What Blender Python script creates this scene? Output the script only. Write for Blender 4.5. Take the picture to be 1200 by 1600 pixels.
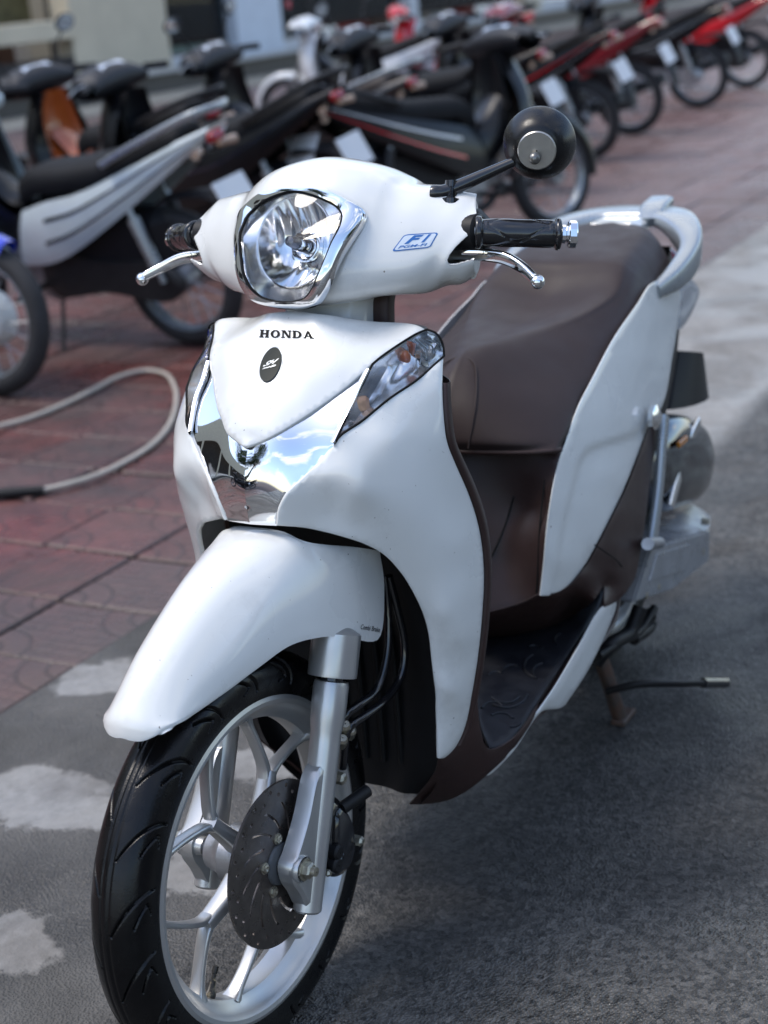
import bpy, bmesh, math, random
import numpy as np
from mathutils import Vector, Matrix, geometry

for o in list(bpy.data.objects):
    bpy.data.objects.remove(o, do_unlink=True)
scene = bpy.context.scene
COL = scene.collection
rnd = random.Random(7)
rad = math.radians

# ------------------------------------------------------------------ camera
YAW, PITCH, ROLL = 3.6620165609973268, 0.3294103627179725, -0.08636123587050186
FPX = math.exp(7.803900102202918)
CAM = np.array([1.4620048297234332, 1.0965251069934279, 1.3535385861244402])
FW = np.array([math.cos(PITCH)*math.cos(YAW), math.cos(PITCH)*math.sin(YAW), -math.sin(PITCH)])
RT = np.cross(FW, [0, 0, 1.]); RT /= np.linalg.norm(RT)
UPV = np.cross(RT, FW)
RT, UPV = (math.cos(ROLL)*RT + math.sin(ROLL)*UPV), (-math.sin(ROLL)*RT + math.cos(ROLL)*UPV)
cd = bpy.data.cameras.new('camera'); cam = bpy.data.objects.new('camera', cd); COL.objects.link(cam)
cam.matrix_world = Matrix(((RT[0], UPV[0], -FW[0], CAM[0]), (RT[1], UPV[1], -FW[1], CAM[1]), (RT[2], UPV[2], -FW[2], CAM[2]), (0, 0, 0, 1)))
cd.sensor_fit = 'VERTICAL'; cd.sensor_height = 24; cd.sensor_width = 18
cd.lens = FPX*24/1600
cd.clip_start = .05; cd.clip_end = 600
cd.dof.use_dof = True
cd.dof.focus_distance = 1.97
cd.dof.aperture_fstop = 2.7
scene.camera = cam

# ------------------------------------------------------------------ world, sun, exposure
SUN_EL, SUN_AZ = rad(63), rad(-58)          # azimuth measured from +X towards +Y
world = bpy.data.worlds.new('World'); scene.world = world; world.use_nodes = True
wn, wl = world.node_tree.nodes, world.node_tree.links
wn.clear()
wout = wn.new('ShaderNodeOutputWorld'); wbg = wn.new('ShaderNodeBackground')
sky = wn.new('ShaderNodeTexSky'); sky.sky_type = 'NISHITA'; sky.sun_disc = False
sky.sun_elevation = SUN_EL; sky.sun_rotation = math.pi/2 - SUN_AZ
sky.air_density = 1.0; sky.dust_density = 1.3; sky.ozone_density = 1.2
tc = wn.new('ShaderNodeTexCoord'); mp = wn.new('ShaderNodeMapping'); mp.inputs['Scale'].default_value = (1, 1, 2.6)
nz = wn.new('ShaderNodeTexNoise'); nz.inputs['Scale'].default_value = 2.1; nz.inputs['Detail'].default_value = 7; nz.inputs['Roughness'].default_value = .55
rp = wn.new('ShaderNodeValToRGB'); rp.color_ramp.elements[0].position = .51; rp.color_ramp.elements[1].position = .67
mx = wn.new('ShaderNodeMixRGB'); mx.inputs['Color2'].default_value = (5.2, 5.2, 5.2, 1)
wl.new(tc.outputs['Generated'], mp.inputs['Vector']); wl.new(mp.outputs['Vector'], nz.inputs['Vector'])
wl.new(nz.outputs['Fac'], rp.inputs['Fac']); wl.new(rp.outputs['Color'], mx.inputs['Fac'])
wl.new(sky.outputs['Color'], mx.inputs['Color1']); wl.new(mx.outputs['Color'], wbg.inputs['Color'])
wl.new(wbg.outputs['Background'], wout.inputs['Surface'])
wbg.inputs['Strength'].default_value = .14
sd = bpy.data.lights.new('sun', 'SUN'); sd.energy = 1.0; sd.angle = rad(18); sd.color = (1, .93, .84)
sun = bpy.data.objects.new('sun', sd); COL.objects.link(sun)
sv = Vector((math.cos(SUN_EL)*math.cos(SUN_AZ), math.cos(SUN_EL)*math.sin(SUN_AZ), math.sin(SUN_EL)))
sun.rotation_euler = sv.to_track_quat('Z', 'Y').to_euler(); sun.location = (0, 0, 20)
scene.view_settings.view_transform = 'Standard'; scene.view_settings.look = 'None'
scene.view_settings.exposure = 1.12; scene.view_settings.gamma = 1; scene.view_settings.use_curve_mapping = False
scene.render.engine = 'CYCLES'
scene.cycles.use_denoising = True
scene.cycles.max_bounces = 8; scene.cycles.transparent_max_bounces = 12
scene.cycles.caustics_reflective = False; scene.cycles.caustics_refractive = False

# ------------------------------------------------------------------ materials
def lin(h):
    h = h.lstrip('#'); c = [int(h[i:i+2], 16)/255 for i in (0, 2, 4)]
    return tuple(x/12.92 if x < .04045 else ((x+.055)/1.055)**2.4 for x in c)
MATS = {}
def mat(name, col, rough=.5, metal=0., coat=0., var=0., vscale=8., bump=0., bscale=200., rvar=0., spec=.5, col2=None, lo=.45, hi=.62, detail=5, emit=None, crough=.05):
    if name in MATS: return MATS[name]
    m = bpy.data.materials.new(name); m.use_nodes = True
    n, l = m.node_tree.nodes, m.node_tree.links
    b = n['Principled BSDF']
    b.inputs['Base Color'].default_value = (*col, 1); b.inputs['Roughness'].default_value = rough
    b.inputs['Metallic'].default_value = metal; b.inputs['Coat Weight'].default_value = coat; b.inputs['Coat Roughness'].default_value = crough
    b.inputs['Specular IOR Level'].default_value = spec
    tcn = n.new('ShaderNodeTexCoord')
    if var or col2:
        t = n.new('ShaderNodeTexNoise'); t.inputs['Scale'].default_value = vscale; t.inputs['Detail'].default_value = detail; t.inputs['Roughness'].default_value = .6
        l.new(tcn.outputs['Object'], t.inputs['Vector'])
        r = n.new('ShaderNodeValToRGB'); l.new(t.outputs['Fac'], r.inputs['Fac'])
        if col2:
            r.color_ramp.elements[0].position = lo; r.color_ramp.elements[1].position = hi
            r.color_ramp.elements[0].color = (*col, 1); r.color_ramp.elements[1].color = (*col2, 1)
        else:
            r.color_ramp.elements[0].position = .3; r.color_ramp.elements[1].position = .7
            r.color_ramp.elements[0].color = (*[c*(1-var) for c in col], 1); r.color_ramp.elements[1].color = (*[min(1, c*(1+var)) for c in col], 1)
        l.new(r.outputs['Color'], b.inputs['Base Color'])
    if rvar:
        t = n.new('ShaderNodeTexNoise'); t.inputs['Scale'].default_value = vscale*1.7; t.inputs['Detail'].default_value = 6
        l.new(tcn.outputs['Object'], t.inputs['Vector'])
        r = n.new('ShaderNodeMapRange'); r.inputs['From Min'].default_value = .35; r.inputs['From Max'].default_value = .65
        r.inputs['To Min'].default_value = max(.02, rough-rvar); r.inputs['To Max'].default_value = min(1, rough+rvar)
        l.new(t.outputs['Fac'], r.inputs['Value']); l.new(r.outputs['Result'], b.inputs['Roughness'])
    if bump:
        t = n.new('ShaderNodeTexNoise'); t.inputs['Scale'].default_value = bscale; t.inputs['Detail'].default_value = 4
        l.new(tcn.outputs['Object'], t.inputs['Vector'])
        bp = n.new('ShaderNodeBump'); bp.inputs['Strength'].default_value = 1; bp.inputs['Distance'].default_value = bump
        l.new(t.outputs['Fac'], bp.inputs['Height']); l.new(bp.outputs['Normal'], b.inputs['Normal'])
    if emit:
        b.inputs['Emission Color'].default_value = (*emit[0], 1); b.inputs['Emission Strength'].default_value = emit[1]
    MATS[name] = m
    return m
def glass(name, tint=(1, 1, 1), ior=1.45, rough=.0, lines=0):
    if name in MATS: return MATS[name]
    m = bpy.data.materials.new(name); m.use_nodes = True
    n, l = m.node_tree.nodes, m.node_tree.links; n.clear()
    out = n.new('ShaderNodeOutputMaterial'); t = n.new('ShaderNodeBsdfTransparent'); g = n.new('ShaderNodeBsdfGlossy'); x = n.new('ShaderNodeMixShader'); f = n.new('ShaderNodeFresnel')
    t.inputs['Color'].default_value = (*tint, 1); g.inputs['Roughness'].default_value = rough; f.inputs['IOR'].default_value = ior
    l.new(f.outputs['Fac'], x.inputs['Fac']); l.new(t.outputs['BSDF'], x.inputs[1]); l.new(g.outputs['BSDF'], x.inputs[2]); l.new(x.outputs['Shader'], out.inputs['Surface'])
    MATS[name] = m
    return m
WHITE = mat('pearl_white_paint', (.78, .785, .76), .32, coat=1, var=.025, vscale=5, crough=.04, rvar=.05)
def speckle(m, scale=210, lo=.75, col=(.16, .13, .10)):      # grime specks and fine scuffs in the lacquer
    n, l = m.node_tree.nodes, m.node_tree.links; b = n['Principled BSDF']
    src = b.inputs['Base Color'].links[0].from_socket
    t0 = n.new('ShaderNodeTexCoord'); t = n.new('ShaderNodeTexNoise'); t.inputs['Scale'].default_value = scale; t.inputs['Detail'].default_value = 2
    l.new(t0.outputs['Object'], t.inputs['Vector'])
    r = n.new('ShaderNodeValToRGB'); r.color_ramp.elements[0].position = lo; r.color_ramp.elements[1].position = lo+.03; l.new(t.outputs['Fac'], r.inputs['Fac'])
    t2 = n.new('ShaderNodeTexNoise'); t2.inputs['Scale'].default_value = 9; t2.inputs['Detail'].default_value = 7; t2.inputs['Roughness'].default_value = .7; l.new(t0.outputs['Object'], t2.inputs['Vector'])
    r2 = n.new('ShaderNodeValToRGB'); r2.color_ramp.elements[0].position = .56; r2.color_ramp.elements[1].position = .80; r2.color_ramp.elements[1].color = (.22, .22, .22, 1); l.new(t2.outputs['Fac'], r2.inputs['Fac'])
    ad = n.new('ShaderNodeMixRGB'); ad.blend_type = 'ADD'; ad.inputs[0].default_value = 1; l.new(r.outputs[0], ad.inputs[1]); l.new(r2.outputs[0], ad.inputs[2])
    x = n.new('ShaderNodeMixRGB'); l.new(ad.outputs[0], x.inputs[0]); l.new(src, x.inputs[1]); x.inputs[2].default_value = (*col, 1)
    l.new(x.outputs[0], b.inputs['Base Color'])
speckle(WHITE)
BROWN = mat('brown_plastic', (.040, .0225, .0200), .42, spec=.35, var=.12, vscale=14, bump=.00025, bscale=900, rvar=.08)
SEATM = mat('brown_vinyl', (.030, .0185, .0172), .50, spec=.32, var=.1, vscale=10, bump=.0004, bscale=700, rvar=.06)
BLACKP = mat('black_plastic', (.009, .009, .010), .5, spec=.3, var=.2, vscale=20, bump=.0002, bscale=600)
BLACKG = mat('gloss_black', (.010, .010, .012), .16, coat=.6, rvar=.08, vscale=30)
RUBBER = mat('tyre_rubber', (.004, .004, .0045), .24, var=.25, vscale=14, rvar=.14, bump=.0003, bscale=500, spec=.30)
MATR = mat('floor_mat_rubber', (.009, .010, .014), .5, var=.2, vscale=18, rvar=.1)
CHROME = mat('chrome', (.86, .87, .88), .035, 1.0, rvar=.02, vscale=25)
ALU = mat('silver_painted_alloy', (.56, .56, .55), .32, .7, var=.015, vscale=25, rvar=.03)
ALU2 = mat('cast_aluminium', (.40, .41, .43), .38, .8, var=.12, vscale=18, rvar=.1, bump=.0003, bscale=300)
STEEL = mat('brushed_disc_steel', (.17, .15, .138), .36, .9, var=.2, vscale=40, rvar=.12, bump=.0001, bscale=700)
BOLT = mat('zinc_bolt', (.45, .42, .34), .38, .9, var=.25, vscale=150)
RUST = mat('rusty_steel', (.08, .06, .05), .6, .3, col2=(.10, .058, .042), vscale=40, bump=.0006, bscale=200)
CLEAR = glass('clear_lens')
AMBER = mat('amber_bulb', (.75, .16, .03), .2, coat=1)
SILVERP = mat('satin_silver_plastic', (.36, .39, .41), .3, .6, coat=.5, var=.06, rvar=.06)
STICKER_W = mat('sticker_pale', (.70, .77, .85), .3, coat=.5)
STICKER_B = mat('sticker_blue', (.02, .14, .45), .3, coat=.5)
INK = mat('black_ink', (.008, .008, .008), .7, spec=.2)
GREYP = mat('grey_plastic', (.10, .105, .11), .5, var=.1)
RED_LENS = mat('red_lens', (.35, .012, .012), .15, coat=1)

# ------------------------------------------------------------------ geometry helpers
A0 = np.array([-.035, 0, .275]); RAKE = rad(26.5)
AX = np.array([-math.sin(RAKE), 0, math.cos(RAKE)]); STEER = rad(-2.2143)
def rot_axis(P, a):
    P = np.atleast_2d(np.asarray(P, float)) - A0; c, s = math.cos(a), math.sin(a)
    return P*c + np.cross(AX, P)*s + np.outer(P@AX, AX)*(1-c) + A0
def steered(V): return rot_axis(V, STEER)
CAM_S = rot_axis(CAM, -STEER)[0]
def ray(px, py, st=False):
    d = RT*(px-600)/FPX - UPV*(py-800)/FPX + FW
    if st: d = rot_axis(CAM+d, -STEER)[0] - CAM_S
    return d
def U(px, py, y, st=False):          # measured point: seen along this direction, at side offset y of the machine
    c = CAM_S if st else CAM; d = ray(px, py, st)
    return c + d*((y-c[1])/d[1])
def UZ(px, py, z, st=False):
    c = CAM_S if st else CAM; d = ray(px, py, st)
    return c + d*((z-c[2])/d[2])
def P3(p, st=False):
    if len(p) == 4: return UZ(p[0], p[1], p[2], st)
    return U(*p, st=st)
def pix(P, st=False):
    P = np.atleast_2d(P) - (CAM_S if st else CAM)
    if st:
        r, u, f = [rot_axis(CAM+v, -STEER)[0]-CAM_S for v in (RT, UPV, FW)]
    else: r, u, f = RT, UPV, FW
    z = P@f
    return np.stack([600+FPX*(P@r)/z, 800-FPX*(P@u)/z], 1), z

def emit(name, V, F, m, parent=None, smooth=38, label=None, kind=None):
    me = bpy.data.meshes.new(name)
    me.from_pydata([tuple(map(float, v)) for v in V], [], [tuple(int(i) for i in f) for f in F])
    me.validate()
    bm = bmesh.new(); bm.from_mesh(me); bmesh.ops.recalc_face_normals(bm, faces=bm.faces); bm.to_mesh(me); bm.free()
    o = bpy.data.objects.new(name, me); COL.objects.link(o)
    if m: me.materials.append(m)
    if parent: o.parent = parent
    if smooth:
        me.shade_smooth()
        if smooth < 180: me.set_sharp_from_angle(angle=rad(smooth))
    if label: o['label'] = label
    if kind: o['kind'] = kind
    return o
def thing(name, label, cat, loc=(0, 0, 0), rotz=0, group=None):
    o = bpy.data.objects.new(name, None); COL.objects.link(o); o.location = loc; o.rotation_euler = (0, 0, rotz)
    o.empty_display_size = .1
    o['label'] = label; o['category'] = cat
    if group: o['group'] = group
    return o
def tag(o, label, cat, group=None):
    o['label'] = label; o['category'] = cat
    if group: o['group'] = group
    return o

def cr(P, n, closed=False):
    P = np.asarray(P, float)
    if len(P) == 2 and not closed:
        t = np.linspace(0, 1, n)[:, None]; return P[0]*(1-t)+P[1]*t
    if closed: Q = np.vstack([P[-1], P, P[0], P[1]])
    else: Q = np.vstack([2*P[0]-P[1], P, 2*P[-1]-P[-2]])
    out = []; segs = len(Q)-3
    for i in range(segs):
        p0, p1, p2, p3 = Q[i:i+4]
        d = [max(np.linalg.norm(b-a), 1e-6)**.5 for a, b in ((p0, p1), (p1, p2), (p2, p3))]
        m1 = (p1-p0)/d[0]-(p2-p0)/(d[0]+d[1])+(p2-p1)/d[1]; m2 = (p2-p1)/d[1]-(p3-p1)/(d[1]+d[2])+(p3-p2)/d[2]
        m1 *= d[1]; m2 *= d[1]
        t = np.linspace(0, 1, 17)[:-1, None]
        out.append((2*t**3-3*t**2+1)*p1+(t**3-2*t**2+t)*m1+(-2*t**3+3*t**2)*p2+(t**3-t**2)*m2)
    out = np.vstack(out + ([P[:1]] if closed else [P[-1:]]))
    L = np.r_[0, np.cumsum(np.linalg.norm(np.diff(out, axis=0), axis=1))]
    t = np.linspace(0, L[-1], n+1 if closed else n)
    if closed: t = t[:-1]
    return np.stack([np.interp(t, L, out[:, k]) for k in range(out.shape[1])], 1)
def crp(P, n):                       # Catmull-Rom with the parameter spread evenly over the control points
    P = np.asarray(P, float)
    if len(P) == 2:
        t = np.linspace(0, 1, n)[:, None]; return P[0]*(1-t)+P[1]*t
    Q = np.vstack([2*P[0]-P[1], P, 2*P[-1]-P[-2]])
    out = []
    for x in np.linspace(0, len(P)-1, n):
        i = min(int(x), len(P)-2); t = x-i; p0, p1, p2, p3 = Q[i:i+4]
        out.append(.5*((2*p1)+(p2-p0)*t+(2*p0-5*p1+4*p2-p3)*t*t+(3*p1-p0-3*p2+p3)*t**3))
    return np.array(out)
def grid_faces(nv, nu, cu=False, cv=False, off=0):
    F = []
    for j in range(nv if cv else nv-1):
        for i in range(nu if cu else nu-1):
            a = j*nu+i; b = j*nu+(i+1) % nu; c = ((j+1) % nv)*nu+(i+1) % nu; d = ((j+1) % nv)*nu+i
            F.append((a+off, b+off, c+off, d+off))
    return F
def loft(rows, nu, nv, cu=False, even=True, caps=False):
    R = [cr(r, nu, cu) if not even or cu else crp(r, nu) for r in rows]
    G = np.stack([crp(np.stack([r[i] for r in R]), nv) for i in range(nu)], 1)
    V = G.reshape(-1, 3); F = grid_faces(nv, nu, cu)
    if caps:
        F.append(tuple(range(nu))[::-1]); F.append(tuple((nv-1)*nu+i for i in range(nu)))
    return V, F
def vnormals(V, F):
    N = np.zeros_like(V)
    for f in F:
        a, b, c = V[f[0]], V[f[1]], V[f[2]]
        n = np.cross(b-a, c-a)
        if len(f) == 4: n = n + np.cross(c-a, V[f[3]]-a)
        for i in f: N[i] += n
    return N/np.maximum(np.linalg.norm(N, axis=1), 1e-12)[:, None]
def boundary(F):
    E = {}
    for f in F:
        for i in range(len(f)):
            a, b = f[i], f[(i+1) % len(f)]
            E[(a, b)] = 1
    return [(a, b) for a, b in E if (b, a) not in E]
def shell(V, F, th, rnd_edge=.35):
    """give an open sheet a thickness th towards its back, with the rim eased"""
    V = np.asarray(V, float); N = vnormals(V, F); B = boundary(F)
    bs = set(i for e in B for i in e)
    V1 = V.copy()
    for i in bs: V1[i] -= N[i]*th*rnd_edge
    n = len(V); V2 = V - N*th
    W = np.vstack([V1, V2]); G = list(F) + [tuple(i+n for i in f[::-1]) for f in F] + [(b, a, a+n, b+n) for a, b in B]
    return W, G
def face_cam(V, F, c=CAM):
    V = np.asarray(V, float); N = vnormals(V, F)
    if np.mean(np.einsum('ij,ij->i', N, c-V) > 0) < .5: F = [f[::-1] for f in F]
    return F
def mir(V): return np.asarray(V)*np.array([1, -1, 1])

class TPS:
    def __init__(s, X, v, reg=1e-4):
        s.X = np.asarray(X, float)/100; n = len(s.X)
        K = s.k(np.linalg.norm(s.X[:, None]-s.X[None], axis=2)) + np.eye(n)*np.asarray(reg)
        Pm = np.c_[np.ones(n), s.X]; A = np.zeros((n+3, n+3)); A[:n, :n] = K; A[:n, n:] = Pm; A[n:, :n] = Pm.T
        s.w = np.linalg.solve(A, np.r_[v, 0, 0, 0])
    def k(s, r): return r*r*np.log(np.maximum(r, 1e-9))
    def __call__(s, Q):
        Q = np.atleast_2d(np.asarray(Q, float))/100
        return s.k(np.linalg.norm(Q[:, None]-s.X[None], axis=2))@s.w[:len(s.X)] + np.c_[np.ones(len(Q)), Q]@s.w[len(s.X):]
def inside(poly, Q):
    x, y = Q[:, 0], Q[:, 1]; r = np.zeros(len(Q), bool); n = len(poly)
    for i in range(n):
        x0, y0 = poly[i]; x1, y1 = poly[(i+1) % n]
        if y0 == y1: continue
        c = ((y0 > y) != (y1 > y)) & (x < (x1-x0)*(y-y0)/(y1-y0)+x0)
        r ^= c
    return r
def pdist(poly, Q):
    d = np.full(len(Q), 1e9); n = len(poly)
    for i in range(n):
        a = np.array(poly[i]); b = np.array(poly[(i+1) % n]); ab = b-a; L = ab@ab
        if L < 1e-12: continue
        t = np.clip(((Q-a)@ab)/L, 0, 1); d = np.minimum(d, np.linalg.norm(Q-a-t[:, None]*ab, axis=1))
    return d
class Surf:
    """a smooth sheet through measured points; turns a viewing direction into a point of the sheet"""
    def __init__(s, pts, st=False, reg=1e-4, soft=0, softreg=None):
        s.st = st; c = CAM_S if st else CAM
        X, w = [], []
        for p in pts:
            q = P3(p, st); pp, z = pix(q, st); X.append(pp[0]); w.append(1/z[0])
        s.t = TPS(X, np.array(w), np.r_[np.full(len(X)-soft, reg), np.full(soft, softreg or reg)])
    def __call__(s, Q, lift=0.):
        Q = np.atleast_2d(np.asarray(Q, float)); c = CAM_S if s.st else CAM
        z = 1/s.t(Q)
        return np.array([c + ray(q[0], q[1], s.st)*(zz-lift) for q, zz in zip(Q, z)])
def cdt_fill(contour, sp, holes=(), inset=0):
    """triangulate a 2D outline with an even spread of inner points"""
    poly = np.asarray(contour, float)
    lo, hi = poly.min(0), poly.max(0)
    g = []; k = 0; y = lo[1]
    while y <= hi[1]:
        xs = np.arange(lo[0]+(sp/2 if k % 2 else 0), hi[0]+sp, sp); g.append(np.stack([xs, np.full(len(xs), y)], 1)); y += sp*.866; k += 1
    g = np.vstack(g); ins = inside(poly, g); g = g[ins]
    g = g[pdist(poly, g) > (inset+sp*.45)]
    for h in holes:
        h = np.asarray(h); g = g[~inside(h, g)]
        if len(g): g = g[pdist(h, g) > sp*.35]
    pts = [poly]; edges = []; n = 0
    def ring(m):
        nonlocal n
        edges.extend([(n+i, n+(i+1) % m) for i in range(m)]); n += m
    ring(len(poly))
    for h in holes: pts.append(np.asarray(h)); ring(len(h))
    if inset:
        d = np.roll(poly, -1, 0)-np.roll(poly, 1, 0); nn = np.stack([-d[:, 1], d[:, 0]], 1); nn /= np.maximum(np.linalg.norm(nn, axis=1), 1e-9)[:, None]
        area = .5*np.sum(poly[:, 0]*np.roll(poly[:, 1], -1)-np.roll(poly[:, 0], -1)*poly[:, 1])
        q = poly + nn*inset*(1 if area > 0 else -1)
        ok = inside(poly, q) & (pdist(poly, q) > inset*.7)
        pts.append(q[ok])
    pts.append(g)
    A = np.vstack(pts)
    r = geometry.delaunay_2d_cdt([Vector(p) for p in A], edges, [list(range(len(poly)))] if holes else [], 1, 1e-6)
    P = np.array([tuple(v) for v in r[0]]); T = [tuple(f) for f in r[2]]
    if holes:
        c = np.array([P[list(f)].mean(0) for f in T]); bad = np.zeros(len(T), bool)
        for h in holes: bad |= inside(np.asarray(h, float), c)
        T = [f for f, b in zip(T, bad) if not b]
    return P, T
def outline(segs, sp, closed=True):
    """segs: list of open runs (each smoothed); returns the dense outline"""
    out = []
    for s in segs:
        P = np.array([p[:2] for p in s], float)
        L = np.sum(np.linalg.norm(np.diff(P, axis=0), axis=1)); n = max(2, int(L/sp)+1)
        out.append(cr(P, n)[:-1])
    return np.vstack(out)
def panel(name, segs, inner, m, parent, st=False, th=.0028, sp=9, sym=False, both=False, reg=1e-4, surf=None, lift=0., inset=2.2, label=None, crease=False, softreg=None, post=None):
    pts = []; mirp = []
    for s in segs:
        for p in s:
            if not any(abs(p[0]-q[0])+abs(p[1]-q[1]) < 2 for q in pts): pts.append(p)
    if sym and not crease:
        for p in pts+list(inner):
            q = P3(p, st)
            if .004 < q[1] < .09:
                k, _ = pix(q*np.array([1, -1, 1]), st); mirp.append((k[0, 0], k[0, 1], -q[1]))
    S = surf or Surf(pts+mirp+list(inner), st, reg, len(inner), softreg)
    C = outline(segs, sp*.6)
    Q, F = cdt_fill(C, sp, inset=inset)
    V = S(Q, lift)
    if post is not None: V = post(Q, V)
    if sym:
        nC = len(outline(segs[:1], sp*.6)) + 1
        for i in range(len(V)):
            if V[i, 1] < .0008: V[i, 1] = 0.
        d = np.array([np.min(np.linalg.norm(C[:nC]-q, axis=1)) for q in Q])
        V[d < .5, 1] = 0.
    F = face_cam(V, F, CAM_S if st else CAM)
    if sym:
        n = len(V); idx = [i if V[i, 1] == 0. else n+i for i in range(n)]
        V2 = np.vstack([V, mir(V)]); F = list(F) + [tuple(idx[i] for i in f[::-1]) for f in F]
        used = sorted(set(i for f in F for i in f)); re = {a: k for k, a in enumerate(used)}
        V = V2[used]; F = [tuple(re[i] for i in f) for f in F]
    res = []
    for k in range(2 if both else 1):
        W, G = (V, F) if k == 0 else (mir(V), [f[::-1] for f in F])
        W, G = shell(W, G, th) if th else (W, G)
        if st: W = steered(W)
        res.append(emit(name, W, G, m, parent, smooth=50, label=label))
    return res, S

def frame_of(d, up=(0, 0, 1)):
    d = np.asarray(d, float); d = d/np.linalg.norm(d); up = np.asarray(up, float)
    if abs(d@up) > .97: up = np.array([1., 0, 0])
    a = np.cross(d, up); a /= np.linalg.norm(a); b = np.cross(a, d)
    return a, b, d
def sweep(path, radii, n=14, sec=None, up=(0, 0, 1), m=None, caps=True, closed=False):
    P = np.asarray(path, float)
    if m: 
        R0 = np.asarray(radii, float)
        if R0.ndim == 0: P = cr(P, m, closed)
        else:
            Q = crp(np.c_[P, R0], m); P = Q[:, :3]; radii = Q[:, 3:]
            if radii.shape[1] == 1: radii = radii[:, 0]
    k = len(P); R0 = np.asarray(radii, float)
    if R0.ndim == 0: R0 = np.full(k, float(R0))
    if sec is None:
        t = np.linspace(0, 2*math.pi, n, endpoint=False); sec = np.stack([np.cos(t), np.sin(t)], 1)
    sec = np.asarray(sec, float); n = len(sec); V = []
    for i in range(k):
        d = P[(i+1) % k]-P[(i-1) % k] if closed else P[min(i+1, k-1)]-P[max(i-1, 0)]
        a, b, _ = frame_of(d, up)
        r = R0[i] if R0.ndim == 1 else R0[i]
        ra, rb = (r, r) if np.ndim(r) == 0 else r
        V.extend(P[i] + sec[:, :1]*a*ra + sec[:, 1:]*b*rb)
    F = grid_faces(k, n, True, closed)
    if caps and not closed:
        F.append(tuple(range(n))[::-1]); F.append(tuple((k-1)*n+i for i in range(n)))
    return np.array(V), F
RSEC = np.array([(math.copysign(abs(math.cos(t))**.5, math.cos(t)), math.copysign(abs(math.sin(t))**.5, math.sin(t))) for t in np.linspace(0, 2*math.pi, 16, endpoint=False)])
def lathe(prof, origin, axis, n=32, closed=False, up=(0, 0, 1)):
    """prof: (radius, distance along the axis)"""
    a, b, d = frame_of(axis, up); o = np.asarray(origin, float); V = []
    t = np.linspace(0, 2*math.pi, n, endpoint=False)
    for r, h in prof:
        V.extend(o + d*h + np.outer(np.cos(t)*max(r, 1e-5), a) + np.outer(np.sin(t)*max(r, 1e-5), b))
    F = grid_faces(len(prof), n, True, closed)
    return np.array(V), F
def box(c, s, R=None, bev=.0):
    c = np.asarray(c, float); s = np.asarray(s, float)/2
    if bev <= 0:
        V = np.array([(x, y, z) for x in (-1, 1) for y in (-1, 1) for z in (-1, 1)], float)*s
        F = [(0, 1, 3, 2), (4, 6, 7, 5), (0, 4, 5, 1), (2, 3, 7, 6), (0, 2, 6, 4), (1, 5, 7, 3)]
    else:
        V = []; F = []; b = min(bev, min(s)*.9)
        ids = {}
        for x in (-1, 1):
            for y in (-1, 1):
                for z in (-1, 1):
                    for ax in range(3):
                        v = np.array([x, y, z], float)*s
                        for k in range(3):
                            if k != ax: v[k] -= [x, y, z][k]*b
                        ids[(x, y, z, ax)] = len(V); V.append(v)
        V = np.array(V)
        for ax in range(3):
            o = [k for k in range(3) if k != ax]
            for sg in (-1, 1):
                q = []
                for u, w in ((-1, -1), (1, -1), (1, 1), (-1, 1)):
                    k = [0, 0, 0]; k[ax] = sg; k[o[0]] = u; k[o[1]] = w; q.append(ids[(*k, ax)])
                F.append(tuple(q))
            for u in (-1, 1):
                for w in (-1, 1):
                    k = [0, 0, 0]; k[o[0]] = u; k[o[1]] = w
                    k0, k1 = list(k), list(k); k0[ax] = -1; k1[ax] = 1
                    F.append((ids[(*k0, o[0])], ids[(*k1, o[0])], ids[(*k1, o[1])], ids[(*k0, o[1])]))
        for x in (-1, 1):
            for y in (-1, 1):
                for z in (-1, 1): F.append(tuple(ids[(x, y, z, a)] for a in range(3)))
    if R is not None: V = V@np.asarray(R).T
    return V+c, F
def prism(poly, y0, y1, bev=.0):
    """outline in (x, z) given a thickness from y0 to y1, the outer edges eased"""
    P = np.asarray(poly, float); n = len(P); c = P.mean(0)
    rings = [(P, y0), (P, y1-bev*(1 if y1 > y0 else -1))]
    if bev: rings.append((c+(P-c)*(1-bev/np.mean(np.linalg.norm(P-c, axis=1))), y1))
    V = np.vstack([np.c_[q[:, 0], np.full(n, y), q[:, 1]] for q, y in rings])
    F = grid_faces(len(rings), n, True); F.append(tuple(range(n))); F.append(tuple((len(rings)-1)*n+i for i in range(n)))
    return V, F
def join(*ms):
    V, F, n = [], [], 0
    for v, f in ms:
        V.append(np.asarray(v)); F += [tuple(i+n for i in g) for g in f]; n += len(v)
    return np.vstack(V), F
def text_mesh(s, bold=0., shear=0.):
    cu = bpy.data.curves.new('lettering', 'FONT'); cu.body = s; cu.size = 1; cu.offset = bold; cu.shear = shear; cu.resolution_u = 3
    o = bpy.data.objects.new('lettering', cu); COL.objects.link(o)
    dg = bpy.context.evaluated_depsgraph_get(); dg.update(); me = o.evaluated_get(dg).to_mesh()
    V = np.array([tuple(v.co) for v in me.vertices]); F = [tuple(p.vertices) for p in me.polygons]
    o.evaluated_get(dg).to_mesh_clear(); bpy.data.objects.remove(o)
    lo, hi = V.min(0), V.max(0); V = (V-lo)/(hi-lo+1e-9)
    return V[:, :2], F
def decal(name, V2, F, quad, S, m, parent, lift=.0006):
    """flat print laid on a sheet; quad = where its four corners (bl, br, tr, tl) sit"""
    q = np.array(quad, float); u, v = V2[:, :1], V2[:, 1:]
    Q = q[0]*(1-u)*(1-v)+q[1]*u*(1-v)+q[2]*u*v+q[3]*(1-u)*v
    W = S(Q, lift)
    if S.st: W = steered(W)
    return emit(name, W, F, m, parent, smooth=0)

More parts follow.
